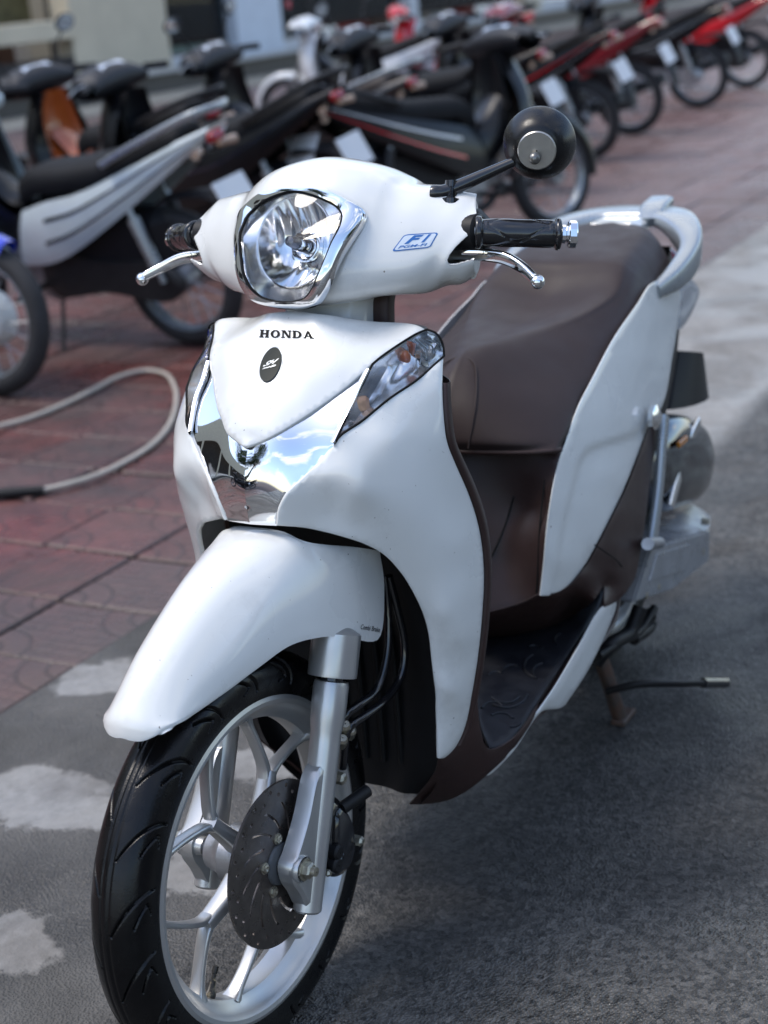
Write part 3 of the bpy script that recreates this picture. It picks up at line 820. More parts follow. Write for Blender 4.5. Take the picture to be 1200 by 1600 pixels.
def word_honda():
    V, F = [], []; x = 0
    for ch, w in (('H', 1.0), ('O', 1.0), ('N', 1.03), ('D', 1.0), ('A', 1.08)):
        if ch == 'O': v, f = ellipse_ring(.5, .5, .5, .52, .22, .36)
        elif ch == 'D':
            v, f = ellipse_ring(.42, .5, .56, .5, .27, .37, half=True)
            for q in ([(.08, 0), (.36, 0), (.36, 1), (.08, 1)], [(0, 0), (.45, 0), (.45, .13), (0, .13)], [(0, .87), (.45, .87), (.45, 1), (0, 1)]):
                k = len(v); v = v+q; f = f+[(k, k+1, k+2, k+3)]
        else:
            v, f = [], []
            for q in slab(ch): k = len(v); v = v+q; f = f+[tuple(range(k, k+4))]
        k = len(V); V += [(x+a*w, b) for a, b in v]; F += [tuple(i+k for i in g) for g in f]; x += w*1.0+.14
    V = np.array(V); V[:, 0] /= V[:, 0].max()
    return V, F
hV, hF = word_honda()
# split long faces so that the print follows the panel
print_on(ctr, 'lettering', hV, hF, [(405.5, 527.5), (491, 529.5), (490, 518), (407, 515.5)], INK, .0008)
# oval emblem
e0, e1 = np.array([438.5, 546.]), np.array([408.5, 598.]); ec = (e0+e1)/2 + np.array([.3, -.5])
def oval(k, kw=1.): 
    ax1 = np.array([9.5, -27.]); ax2 = np.array([14.2, 4.5])
    return [tuple(ec+ax1*k*math.sin(t)+ax2*k*kw*math.cos(t)) for t in np.linspace(0, 2*math.pi, 48, endpoint=False)]
Q, F = cdt_fill(oval(1.08), 6); EV = on_obj(ctr, Q, .0012); em = emit('emblem', *shell(EV, face_cam(EV, F), .001, .3), SILVERP, ctr, smooth=40)
Q, F = cdt_fill(oval(.98), 6); emit('emblem_face', on_obj(ctr, Q, .0030), F, mat('emblem_black_green', (.004, .010, .008), .45, spec=.2), ctr, smooth=60)
tV, tF = text_mesh('SH', .03, .45)
print_on(ctr, 'emblem_lettering', tV, tF, [(412, 576), (433, 570), (438, 562.5), (417, 568)], SILVERP, .0038)
tV, tF = text_mesh('mode', .03, .3)
print_on(ctr, 'emblem_lettering', tV, tF, [(411.5, 580), (432, 575), (434, 571), (413.5, 576.5)], SILVERP, .0038)

out_edge = [(432, 822, .040), (435, 797, .046), (448, 771, .058), (474, 745, .076), (500, 719, .094), (522, 695, .110), (530, 682, .116), (565, 658, .134), (608, 623, .156), (652, 593, .174), (694, 556, .188)]
# chrome V: left half from the middle line to the lamp
v_mid = [q3(p, False) for p in [(-.116, 0, .800), (-.104, 0, .775), (-.098, 0, .74), (-.100, 0, .703)]]
v_bot = [v_mid[-1], (412, 821, .022), (432, 822, .040)]
v_out = [(432, 822, .040), (435, 797, .046), (448, 771, .058), (474, 745, .076), (500, 719, .094), (522, 695, .110)]
v_lamp = [(522, 695, .110), (550, 634, .119), (582, 569, .126)]
v_in = [(582, 569, .126), (543, 604, .104), (500, 636, .080), (457, 664, .054), (422, 684, .032), (403, 693, .016), v_mid[0]]
vpts = [q3(p, False) for p in [(-.100, .018, .745), (-.108, .018, .790), (-.142, .08, .808)]]
VSF = Surf(v_mid+v_bot[1:]+v_out[1:]+v_lamp[1:]+v_in[1:-1]+vpts, False, 4e-3, 3, .1)
sh_ = lambda L, dx, dy: [(p[0]+dx, p[1]+dy, p[2]) for p in L]
vo2 = [v_out[0]]+sh_(v_out[1:], 3.5, 2.5); vl2 = [vo2[-1]]+sh_(v_lamp[1:-1], 3, 1)+sh_(v_lamp[-1:], 1, -4); vi2 = [vl2[-1]]+sh_(v_in[1:-1], -2.5, -3.5)+[v_mid[0]]
chrome, VS = panel('chrome_garnish', [v_mid, v_bot, vo2, vl2, vi2], [], CHROME, scooter, sym=True, sp=6, surf=VSF, lift=-.0035, crease=True)
# turn signals
L_out = [(522, 695, .110), (530, 682, .116), (565, 658, .134), (608, 623, .156), (652, 593, .174), (694, 556, .188)]
L_tip = [(694, 556, .188), (691.5, 537, .185), (682, 521, .178), (667, 515, .166)]
L_in = [(667, 515, .166), (652, 521, .159), (630, 534, .148), (595, 558, .132), (582, 569, .126)]
L_div = [(582, 569, .126), (550, 634, .119), (522, 695, .110)]
lamp_in = [(600, 600, .142), (650, 560, .164)]
lampS = Surf(L_out+L_tip[1:]+L_in[1:]+[(550, 634, .119)]+lamp_in, False, 2e-4)
HOUS = mat('lamp_reflector', (.88, .90, .92), .22, .9, var=.03, vscale=30)
for sg in (1, -1):
    fl = (lambda V: V) if sg > 0 else mir
    C = outline([L_out, L_tip, L_in, L_div], 5)
    Q, F = cdt_fill(C, 7)
    D = np.minimum(pdist(C, Q), 16)/16
    rim_only = 1-D
    Vh = lampS(Q, 0) ; back = np.array([-.020, -.004, -.003])
    Vh = Vh + (D**.8)[:, None]*back
    Vh += (np.abs(((Q[:, :1]*.8+Q[:, 1:]*.45) % 14)/7-1)*.0030*(D[:, None] > .6))*np.array([1, .3, 0])
    ts = emit('turn_signal', fl(Vh), F if sg > 0 else [f[::-1] for f in F], HOUS, scooter, smooth=30)
    Vl = lampS(Q, .0012)
    emit('lens', fl(Vl), F if sg > 0 else [f[::-1] for f in F], CLEAR, ts, smooth=60)
    # dark gasket round the lens and the bright bar beside it
    V, F2 = sweep(lampS(outline([L_out, L_tip, L_in, L_div], 6), .0005), .0016, 8, closed=True)
    emit('gasket', fl(V), F2, INK, ts, smooth=60)
    bar = [(574, 577), (560, 605), (546, 637), (520, 691)]
    V, F2 = sweep(lampS(np.array(bar), .001), [[.0035, .002]]*4, sec=RSEC, m=14); emit('chrome_bar', fl(V), F2, CHROME, ts, smooth=60)
    # inner collimator ribs, curved
    for k in range(7):
        t = k/6; a = np.array([640+26*t, 528+2*t]); c = np.array([668+16*t-30*(1-t)*.4, 552-10*t+18*(1-t)])
        b = (a+c)/2+np.array([10, 2])
        V, F2 = sweep(lampS(cr(np.array([a, b, c]), 9), -.004), .0012, 6); emit('lens_rib', fl(V), F2, CLEAR if k % 2 else SILVERP, ts, smooth=60)
    for k in range(6):
        a = np.array([598+9*k, 650-7*k]); b = a+np.array([34+2*k, -40]); a = a*.85+b*.15
        if inside(C, np.array([a])).all() and inside(C, np.array([b])).all():
            V, F2 = sweep(lampS(np.array([a, b]), -.006), .0008, 6); emit('lens_rib', fl(V), F2, SILVERP, ts, smooth=60)
    c = lampS(np.array([[633, 563]]), -.022)[0]; V, F2 = lathe([(.001, -.012), (.0065, -.010), (.0080, 0), (.0075, .012), (.004, .0165), (.0005, .018)], c, (.5, .25, .75), 20)
    emit('amber_bulb', fl(V), F2, AMBER, ts, smooth=60)
    c = lampS(np.array([[628, 572]]), -.028)[0]; V, F2 = lathe([(.010, -.004), (.026, .001), (.034, .010), (.0345, .0105), (.026, .003), (.010, -.002)], c, (.8, .45, .15), 32)
    emit('bulb_dish', fl(V), F2, CHROME, ts, smooth=40)
    c = lampS(np.array([[565, 632]]), -.012)[0]; V, F2 = box(c, (.012, .020, .022), Matrix.Rotation(.5, 3, 'Z'), .004); emit('amber_block', fl(V), F2, mat('amber_block', (.75, .42, .25), .25, .3, bump=.002, bscale=160), ts, smooth=30)  # solid amber block standing for the bulb's reflection at the lamp's lower end

# white side fairing
s_out = [(694, 556, .188), (692.5, 600, .196), (694, 640, .201), (700, 690, .206), (712, 722, .209), (733, 770, .212), (747, 812, .214), (755, 855, .215), (758, 900, .215), (756, 950, .213), (750, 1015, .208), (740, 1080, .199), (728, 1137, .187), (714, 1167, .178), (703, 1180, .171), (692, 1188, .166)]
s_arch = [(687, 1186, .166), (684, 1140, .168), (680, 1085, .171), (675, 1040, .172), (669, 992, .172), (662, 965, .170), (652, 940, .168), (630, 901, .160), (600, 868, .146), (569, 851, .128), (543, 842, .112), (483, 827, .070), (432, 822, .040)]
s_in = [(432, 822, .040), (435, 797, .046), (448, 771, .058), (474, 745, .076), (500, 719, .094), (522, 695, .110), (530, 682, .116), (565, 658, .134), (608, 623, .156), (652, 593, .174), (694, 556, .188)]
side_in = [(508, 740, .104), (520, 790, .101), (560, 820, .126), (590, 750, .157), (560, 770, .142), (640, 700, .181), (670, 640, .190), (610, 690, .167), (650, 800, .187), (690, 760, .202), (720, 850, .212), (600, 830, .154), (650, 880, .178), (690, 960, .197), (720, 1000, .207), (700, 1080, .191), (710, 870, .208), (615, 780, .170), (704, 1140, .180), (540, 720, .126), (680, 690, .199), (722, 930, .211)]
fair, SS = panel('side_fairing', [s_out, s_arch[:], s_in], side_in, WHITE, scooter, both=True, sp=7, reg=1.5e-3, softreg=.05, th=.005)

# ---- brown leg shield behind the fairing (full width), then its top and the neck
se = np.array([U(*p) for p in s_out[1:-2]])
rows = []
for p in se:
    e = p+np.array([-.004, .0035, 0]); k = p+np.array([-.026, .0045, -.002]); i2 = p+np.array([-.050, -.010, 0]); cx = -.40 if p[2] > .75 else -.40+(.75-p[2])*.05
    e = p+np.array([-.005, .0012, 0]); k = p+np.array([-.020, -.0015, -.001]); i2 = p+np.array([-.042, -.022, 0])
    rows.append([p+np.array([-.005, -.012, 0]), e, k, i2, np.array([min(cx, i2[0]-.02), .10, p[2]]), np.array([min(cx, i2[0]-.02), 0, p[2]])])
V, F = loft(rows, 24, 40)
n = len(V); V = np.vstack([V, mir(V)]); F = F+[tuple(i+n for i in f[::-1]) for f in F]
emit('leg_shield', *shell(V, F, .002), BROWN, scooter, smooth=50)
# top of the leg shield closing to the front cover
tp = [np.array(U(*p)) for p in c_top]
rows = []
for i, p in enumerate(tp):
    b = np.array([-.385, p[1]*.80, .893])
    rows.append([p+np.array([-.003, 0, -.004]), (p*.5+b*.5)+np.array([0, 0, .004]), b])
V, F = loft(rows, 10, 24); n = len(V); V = np.vstack([V, mir(V)]); F = F+[tuple(i+n for i in f[::-1]) for f in F]
emit('leg_shield_top', *shell(V, F, .002), BROWN, scooter, smooth=50)
# steering neck (turns with the bar)
secs = []
for z, xf, xb, w in ((.900, -.285, -.40, .066), (.925, -.300, -.415, .066), (.945, -.312, -.43, .070), (.962, -.318, -.44, .082), (.975, -.318, -.44, .09)):
    secs.append([(xf, 0, z), (xf-.012, w*.7, z), (xf-.05, w, z), (xb, w*.92, z), (xb, 0, z), (xb, -w*.92, z), (xf-.05, -w, z), (xf-.012, -w*.7, z)])
V, F = loft([np.array(s) for s in secs], 40, 16, cu=True); emit('steering_neck', steered(V), F, WHITE, scooter, smooth=50)
V, F = sweep(steered(px_path([(604, 449, .078), (600, 470, .078), (600, 505, .078)], True)), [[.013, .012]]*3, sec=RSEC, m=8); emit('neck_trim', V, F, BROWN, scooter, smooth=50)

# ---- black inner fender behind the front wheel
rows = []
for z, xe, w, xc in ((.685, -.175, .080, -.22), (.66, -.205, .105, -.25), (.62, -.240, .130, -.28), (.545, -.282, .160, -.30), (.46, -.298, .165, -.318), (.38, -.298, .163, -.322), (.30, -.292, .158, -.318), (.24, -.295, .13, -.315), (.205, -.303, .100, -.315)):
    rows.append([np.array([xe, w, z]), np.array([xe-.03, w*.93, z]), np.array([xc-.012, w*.62, z]), np.array([xc-.02, w*.3, z]), np.array([xc-.02, 0, z])])
V, F = loft(rows, 20, 40); n = len(V); V = np.vstack([V, mir(V)]); F = F+[tuple(i+n for i in f[::-1]) for f in F]
emit('inner_fender', V, F, BLACKP, scooter, smooth=60)
for k in range(5):
    y = -.06+.03*k; V, F = sweep([(-.335, y, .25), (-.338, y, .40), (-.332, y, .52)], .005, 8, m=10); emit('inner_rib', V, F, BLACKP, scooter, smooth=60)
V, F = box((-.25, 0, .70), (.16, .12, .05), None, .015); emit('steering_stem_cover', V, F, BLACKP, scooter, smooth=30)

# ---- lower cowl (brown), floor and floor mat
l_a = [(687, 1183, .164), (700, 1178, .170), (714, 1163, .178), (728, 1133, .187), (740, 1080, .199), (745, 1062, .199)]
l_b = [(745, 1062, .199), (748, 1110, .198), (752, 1142, .198), (764, 1171, .199), (802, 1155, .212), (842, 1102, .214)]
l_c = [(842, 1102, .214), (835, 1122, .213), (802, 1172, .204), (760, 1213, .186), (728, 1238, .160), (698, 1252, .130), (668, 1257, .104), (640, 1258, .082)]
l_d = [(640, 1258, .082), (660, 1235, .110), (680, 1207, .148), (687, 1183, .164)]
low, LS = panel('lower_cowl', [l_a, l_b, l_c, l_d], [(720, 1200, .172), (770, 1190, .197)], BROWN, scooter, both=True, sp=10, reg=4e-4)
def Z(px, py, z):
    p = UZ(px, py, z); return (px, py, p[1])
m_l = [(751, 1010, .125), Z(745, 1085, .285), Z(751, 1135, .277), Z(764, 1167, .272)]
m_f = [Z(764, 1167, .272), Z(772, 1166, .272), Z(802, 1150, .272), Z(840, 1097, .274), Z(891, 1016, .280), Z(936, 946, .288), Z(944, 913, .300)]
m_b = [Z(944, 913, .300), Z(904, 955, .288), Z(868, 975, .284), Z(828, 987, .282), Z(790, 992, .281), Z(752, 995, .281)]
m_l[0] = Z(752, 995, .281)
matp, MS = panel('floor_mat', [m_l, m_f, m_b], [], MATR, scooter, both=True, sp=10, reg=1e-3, th=.006)
# raised pattern on the mat
pat = [((790, 1080), 34, .2, 2.2), ((790, 1080), 24, .5, 2.6), ((800, 1090), 44, .1, 1.4), ((845, 1040), 26, 2.0, 4.2), ((850, 1050), 18, 2.3, 4.6), ((800, 1050), 15, 3.2, 5.4), ((770, 1110), 18, 3.4, 6.0), ((822, 1060), 40, 5.3, 6.9), ((835, 1020), 16, 4.2, 5.6), ((775, 1060), 14, 3.6, 5.4), ((868, 1030), 22, .2, 1.5), ((880, 1000), 14, 2.2, 4.4), ((782, 1130), 22, 4.0, 5.8), ((800, 1125), 14, .4, 1.8)]
for c, r, a0, a1 in pat:
    P = np.array([(c[0]+r*math.cos(t), c[1]+.75*r*math.sin(t)) for t in np.linspace(a0, a1, 12)])
    if inside(outline([m_l, m_f, m_b], 6), P).all():
        V, F = sweep(MS(P, .0012), .0022, 8); emit('mat_ridge', V, F, MATR, matp[0], smooth=60)
# body of the footboard, below and behind the mat
fl_rows = []
for x, w, zt, zb in ((-.41, .155, .268, .236), (-.50, .192, .268, .244), (-.62, .200, .270, .252), (-.75, .200, .275, .258), (-.88, .195, .283, .262), (-.98, .17, .30, .28)):
    fl_rows.append([(x, w*.7, zt-.006), (x, w-.008, zt-.006), (x, w-.004, (zt+zb)/2), (x, w-.02, zb), (x, 0, zb-.005), (x, -w+.02, zb), (x, -w+.004, (zt+zb)/2), (x, -w+.008, zt-.006), (x, -w*.7, zt-.006)])
V, F = loft([np.array(r, float) for r in fl_rows], 40, 24, even=True, caps=True); emit('footboard', V, F, BROWN, scooter, smooth=45)
# white sill strip under the footboard
w_t = [(760, 1208, .186), (802, 1168, .205), (838, 1117, .214), (866, 1077, .213), (904, 1013, .208), (942, 949, .203), (964, 936, .199)]
w_b = [(964, 936, .199), (963, 950, .199), (949, 987, .200), (917, 1052, .203), (884, 1102, .205), (876, 1107, .205), (850, 1111, .209), (838, 1122, .211), (802, 1176, .203), (762, 1213, .185), (760, 1208, .186)]
sill, _ = panel('sill_strip', [w_t, w_b[:5], w_b[4:]], [], WHITE, scooter, both=True, sp=8, reg=4e-4, inset=1.5)

# ---- brown body under the seat
rows = []
for z, xf, w, xb in ((.645, -.690, .166, -1.15), (.60, -.700, .166, -1.15), (.52, -.700, .160, -1.13), (.44, -.690, .152, -1.08), (.37, -.690, .150, -1.05), (.31, -.685, .152, -1.02), (.275, -.66, .155, -1.0)):
    xf -= .10; w -= .035
    rows.append([(xf, 0, z), (xf-.004, .05, z), (xf-.025, .10, z), (xf-.055, w-.012, z), (xf-.085, w, z), (xb, w, z), (xb-.08, 0, z), (xb, -w, z), (xf-.085, -w, z), (xf-.055, -w+.012, z), (xf-.025, -.10, z), (xf-.004, -.05, z)])
V, F = loft([np.array(r) for r in rows], 60, 30, cu=False, caps=False)
emit('under_seat_core', V, F, BLACKP, scooter, smooth=45)
u_r = [(884, 694, .1725), (876, 716, .1715), (866, 758, .1695), (856, 822, .1655), (850, 886, .1615), (845, 931, .1575)]
u_b = [(845, 931, .1575), (820, 941, .132), (790, 950, .106), (752, 960, .075), (720, 966, .05)]
u_l = [(720, 966, .05), (705, 830, .018), (690, 688, -.012)]
u_t = [(690, 688, -.012), (753, 687, .047), (830, 689, .124), (884, 694, .1725)]
usp, US = panel('under_seat_panel', [u_r, u_b, u_l, u_t], [(790, 780, .086), (835, 800, .132), (762, 840, .066), (850, 740, .149), (800, 880, .103)], BROWN, scooter, sp=10, reg=1e-3, softreg=.02, th=.003, both=True)
V, F = sweep(US(np.array([(803, 775), (793, 810), (781, 842), (768, 870)]), .0002), .0016, 6, m=14); emit('panel_gap', V, F, INK, usp[0], smooth=60)
V, F = sweep(US(np.array([(858, 700), (850, 760), (843, 830), (840, 900), (838, 930)]), .0002), .0016, 6, m=14); emit('panel_gap', V, F, INK, usp[0], smooth=60)
V, F = sweep([U(792, 780, .125), U(778, 850, .118), U(765, 915, .11)], [[.003, .006], [.0025, .005], [.001, .003]], sec=RSEC, m=10); 
# white side panels beside the seat
p_l = [(845, 931, .158), (850, 886, .162), (856, 822, .166), (866, 758, .170), (876, 716, .172), (884, 694, .173)]
p_t = [(884, 694, .173), (904, 637, .171), (930, 586, .169), (961, 528, .167), (1000, 471, .165), (1019, 443, .164), (1036, 436, .162)]
p_r = [(1036, 436, .162), (1060, 444, .158), (1058, 516, .168), (1051, 560, .176), (1041, 618, .184), (1031, 643, .187), (1016, 669, .191)]
p_b = [(1016, 669, .191), (1000, 713, .197), (974, 777, .201), (942, 841, .197), (917, 886, .188), (891, 917, .176), (866, 930, .166), (845, 931, .158)]
p_in = [(960, 650, .187), (915, 790, .190), (885, 800, .179), (1000, 560, .180), (935, 720, .189), (1020, 500, .172), (880, 880, .178), (960, 740, .199), (1000, 640, .190)]
sp_, PS = panel('side_panel', [p_l, p_t, p_r, p_b], p_in, WHITE, scooter, both=True, sp=8, reg=1e-3, softreg=.03, post=recess([(893, 760), (904, 720), (918, 700), (945, 689), (985, 676), (1030, 655), (1050, 690), (1000, 770), (950, 870), (890, 960), (860, 950), (868, 880), (880, 810)], .005, 9))
# brown lower side covers
b_t = [(735, 962, .061), (752, 960, .076), (790, 950, .107), (820, 940, .133), (845, 929, .158), (866, 928, .165), (891, 915, .175), (917, 884, .187), (942, 839, .196), (974, 775, .200), (1000, 711, .196), (1016, 667, .190), (1026, 655, .188)]
b_r = [(1026, 655, .188), (1020, 720, .198), (1012, 790, .206), (1004, 850, .210), (992, 905, .212), (975, 930, .210), (964, 940, .204)]
b_c = [(964, 940, .204), (955, 945, .204), (945, 949, .205)]
b_d = [(945, 949, .205), (945, 930, .199), (945, 913, .192)]
b_b = [(945, 913, .192), (926, 940, .19), Z(904, 957, .287), Z(868, 977, .283), Z(828, 989, .281), Z(790, 994, .281), Z(735, 998, .281)]
b_l = [Z(735, 998, .281), (735, 962, .061)]
lsc, _ = panel('lower_side_cover', [b_t, b_r, b_c, b_d, b_b, b_l], [(960, 850, .205), (985, 800, .206), (930, 905, .196), (960, 900, .206)], BROWN, scooter, both=True, sp=9, reg=1e-3, softreg=.02, lift=-.002)
V, F = sweep(px_path([(929, 851, .196), (945, 862, .2085), (966, 878, .210), (972, 886, .212)]), .0012, 6, m=12); emit('panel_gap', V, F, INK, lsc[0], smooth=60)

# ---- seat
R_ = [
 [(-.655, 0, .636), (-.662, .06, .636), (-.682, .125, .634), (-.706, .165, .632), (-.722, .172, .630)],
 [(-.650, 0, .655), (-.660, .065, .655), (-.690, .13, .650), (-.735, .167, .645), (-.765, .171, .643)],
 [(-.672, 0, .705), (-.690, .055, .703), (-.740, .115, .692), (-.800, .160, .676), (-.830, .168, .664)],
 [(-.715, 0, .750), (-.735, .035, .746), (-.790, .092, .726), (-.850, .146, .704), (-.885, .167, .692)],
 [(-.770, 0, .771), (-.790, .028, .768), (-.840, .082, .748), (-.900, .138, .724), (-.940, .166, .708)],
 [(-.870, 0, .768), (-.880, .048, .772), (-.915, .092, .760), (-.955, .140, .738), (-.990, .164, .722)],
 [(-1.00, 0, .766), (-1.00, .090, .778), (-1.02, .120, .772), (-1.04, .148, .754), (-1.06, .163, .740)],
 [(-1.095, 0, .780), (-1.095, .112, .796), (-1.105, .138, .788), (-1.12, .155, .770), (-1.13, .162, .756)],
 [(-1.150, 0, .818), (-1.155, .105, .826), (-1.165, .135, .812), (-1.18, .151, .788), (-1.19, .159, .772)],
 [(-1.185, 0, .838), (-1.190, .098, .838), (-1.20, .130, .822), (-1.215, .147, .797), (-1.225, .156, .780)],
 [(-1.28, 0, .852), (-1.285, .088, .850), (-1.29, .122, .832), (-1.30, .140, .806), (-1.305, .148, .790)],
 [(-1.38, 0, .860), (-1.38, .076, .857), (-1.375, .108, .840), (-1.37, .128, .814), (-1.37, .136, .800)],
 [(-1.455, 0, .858), (-1.445, .058, .852), (-1.435, .085, .836), (-1.43, .105, .814), (-1.425, .112, .802)],
 [(-1.485, 0, .830), (-1.475, .05, .828), (-1.465, .075, .818), (-1.455, .092, .808), (-1.45, .10, .802)],
]
rows = [np.array(r, float) for r in R_]
V, F = loft(rows, 26, 92)
nu = 26; V[::nu, 1] = 0
n = len(V); idx = [i if i % nu == 0 else n+i for i in range(n)]
V2 = np.vstack([V, mir(V)]); F2 = F+[tuple(idx[i] for i in f[::-1]) for f in F]
used = sorted(set(i for f in F2 for i in f)); re_ = {a: k for k, a in enumerate(used)}
seat = emit('seat', V2[used], [tuple(re_[i] for i in f) for f in F2], SEATM, scooter, smooth=180)
# piping between the nose and the flank, and the lip along the bottom
for sg in (1, -1):
    P = np.array([(-.652, .047, .640), (-.664, .050, .670), (-.684, .049, .702), (-.712, .040, .731), (-.738, .026, .753), (-.752, .0, .764)])*np.array([1, sg, 1])+np.array([.0015, 0, .0015])
    V, F = sweep(P, .0013, 8, m=30); emit('seat_piping', V, F, SEATM, seat, smooth=60)
lip = np.vstack([[r[4] for r in R_[1:12]]])
for sg in (1, -1):
    V, F = sweep(lip*np.array([1, sg, 1])+np.array([0, -.002*sg, -.003]), .0045, 8, m=60); emit('seat_lip', V, F, BROWN, seat, smooth=60)
lf = np.array(R_[0], float); lf = np.vstack([lf[::-1], mir(lf)[1:]])
V, F = sweep(lf+np.array([-.002, 0, -.004]), .0045, 8, m=40); emit('seat_lip', V, F, BROWN, seat, smooth=60)
# dark inner body that closes the hollow under the seat
rows = []
for x, w, zt, zb in ((-.90, .10, .64, .33), (-1.0, .15, .72, .34), (-1.2, .15, .77, .46), (-1.4, .125, .80, .60), (-1.52, .09, .80, .68)):
    rows.append([(x, w, zt), (x, w, zb), (x, -w, zb), (x, -w, zt)])
V, F = loft([np.array(r, float) for r in rows], 24, 16, even=True, caps=True); emit('rear_body_core', V, F, BLACKP, scooter, smooth=30)
# ---- grab rail, tail
gp = [(-1.225, .160, .772), (-1.30, .172, .784), (-1.385, .171, .802), (-1.452, .150, .824), (-1.515, .108, .846), (-1.555, .060, .856), (-1.562, 0, .858)]
gp = np.array(gp); gp = np.vstack([gp, mir(gp)[-2::-1]])
w = np.array([[.010, .013], [.016, .023], [.019, .028], [.026, .025], [.038, .018], [.048, .013], [.050, .012]]); w = np.vstack([w, w[-2::-1]])
V, F = sweep(gp, w, sec=RSEC, m=70); gr = emit('grab_rail', V, F, SILVERP, scooter, smooth=60)
V, F = sweep(np.array([(-1.610, .042, .874), (-1.55, .046, .868), (-1.50, .05, .850)]), [[.026, .012], [.026, .011], [.02, .010]], sec=RSEC, m=10); emit('rail_pad', V, F, SILVERP, gr, smooth=60)
V, F = box((-1.48, 0, .845), (.12, .10, .03), None, .01); emit('tail_cowl', V, F, WHITE, scooter, smooth=30)
for sg in (1, -1):
    P = [(1064, 432, .150), (1080, 436, .142), (1094, 452, .128), (1091, 470, .126), (1068, 512, .142), (1060, 516, .150), (1057, 490, .156)]
    C = cr(np.array([p[:2] for p in P]), 40, True); S = Surf(P, False, 1e-3); Q, F = cdt_fill(C, 6); V = S(Q); V, F = shell(V, face_cam(V, F), .02, .1)
    tl = emit('tail_light', V if sg > 0 else mir(V), F, mat('rear_lens', (.62, .70, .80), .08, .3, coat=1), scooter, smooth=45)
V, F = box((-1.56, 0, .74), (.05, .20, .09), None, .02); emit('tail_light', V, F, RED_LENS, scooter, smooth=30)
# rear fender / plate holder
P = np.array([U(*p) for p in [(1062, 548, .10), (1092, 552, .10), (1104, 618, .10), (1048, 640, .11)]])
rows = [[P[0], P[1]], [P[3], P[2]]]
V, F = loft([np.array([P[0]*[1, -1, 1], P[0], P[1], P[1]*[1, -1, 1]]), np.array([P[3]*[1, -1, 1], P[3], P[2], P[2]*[1, -1, 1]])], 16, 6, caps=True); emit('rear_fender', V, F, BLACKP, scooter, smooth=30)
# ---- rear wheel, engine case, filter box, stand
RC = np.array([-1.305, 0, .268])
RW, RF = lathe([(r*.972, y*1.15) for r, y in prof], RC, (0, 1, 0), 96); rw = emit('rear_wheel', *lathe([(r*.93, y*1.1) for r, y in rim_prof], RC, (0, 1, 0), 72, closed=True), ALU, scooter, smooth=35)
emit('tyre', RW, RF, RUBBER, rw, smooth=60)
V, F = lathe([(.002, -.05), (.06, -.05), (.075, -.02), (.20, -.012), (.20, .012), (.075, .02), (.06, .05), (.002, .05)], RC, (0, 1, 0), 40); emit('hub', V, F, ALU2, rw, smooth=35)
def pol(pts, y): return [tuple(U(a, b, y)[[0, 2]]) for a, b in pts]
A = [U(a, b, y) for a, b, y in [(990, 942, .19), (1017, 856, .19), (1110, 828, .19), (1108, 878, .19), (1052, 922, .19), (1036, 826, .135), (1086, 788, .135), (1113, 806, .14)]]
Bk = [p*np.array([1, 0, 1])+np.array([0, .05, 0]) for p in A]
V = np.array(A+Bk); F = [(0, 1, 2, 3, 4), (1, 5, 6, 7, 2), (2, 7, 15, 11, 3), (3, 11, 12, 4), (4, 12, 8, 0), (0, 8, 13, 5, 1), (5, 13, 14, 6), (6, 14, 15, 7)]
bm = bmesh.new(); me_ = bpy.data.meshes.new('engine_case'); me_.from_pydata([tuple(v) for v in V], [], F); bm.from_mesh(me_); bmesh.ops.recalc_face_normals(bm, faces=bm.faces); bmesh.ops.triangulate(bm, faces=[f for f in bm.faces if len(f.verts) > 4]); bmesh.ops.bevel(bm, geom=[e for e in bm.edges if e.calc_face_angle(0) > .3], offset=.004, segments=2, affect='EDGES', clamp_overlap=True); bm.to_mesh(me_); bm.free()
ec_ = bpy.data.objects.new('engine_case', me_); COL.objects.link(ec_); ec_.parent = scooter; me_.materials.append(mat('silver_engine_case', (.32, .325, .335), .32, .35, var=.12, vscale=20, rvar=.1)); me_.shade_smooth(); me_.set_sharp_from_angle(angle=rad(35))
V, F = prism(np.array(pol([(1014, 908), (1026, 866), (1078, 850), (1070, 890)], .192)), .187, .1935, .002); emit('case_badge', V, F, MATS['silver_engine_case'], ec_, smooth=35)
for p in ((1008, 930), (1027, 917), (1096, 862), (1104, 815)):
    c = U(*p, .186); V, F = lathe([(.007, -.01), (.007, .004), (.001, .005)], c, (0, 1, 0), 6); emit('case_bolt', V, F, BOLT, ec_, smooth=30)
af = pol([(1042, 690), (1052, 664), (1072, 650), (1098, 652), (1120, 674), (1129, 712), (1124, 752), (1108, 780), (1080, 796), (1050, 800), (1040, 760)], .16)
O2 = cr(np.array(af), 50, True); ctr2 = O2.mean(0)
V = np.vstack([np.c_[ctr2[0]+(O2[:, 0]-ctr2[0])*k, np.full(50, y), ctr2[1]+(O2[:, 1]-ctr2[1])*k] for k, y in ((.9, .03), (1, .05), (1, .118), (.97, .136), (.88, .150), (.70, .160), (.45, .166), (.15, .168))])
F = grid_faces(8, 50, True); F += [tuple(range(50)), tuple(350+i for i in range(50))]
ab = emit('air_filter_cover', V, F, mat('dark_chrome', (.24, .25, .26), .14, 1.0, rvar=.05), scooter, smooth=45)
V, F = sweep(px_path([(1048, 792, .158), (1062, 740, .160), (1078, 690, .160), (1092, 660, .158)]), [[.004, .013]]*4, sec=RSEC, m=16); emit('highlight_rib', V, F, CHROME, ab, smooth=60)  # chrome rib added to carry the bright highlight along the cover's edge
V, F = box(U(1066, 690, .168), (.05, .008, .012), None, .002); emit('amber_block', V, F, mat('orange_reflector', (.6, .22, .03), .25, coat=.6), ab, smooth=30)
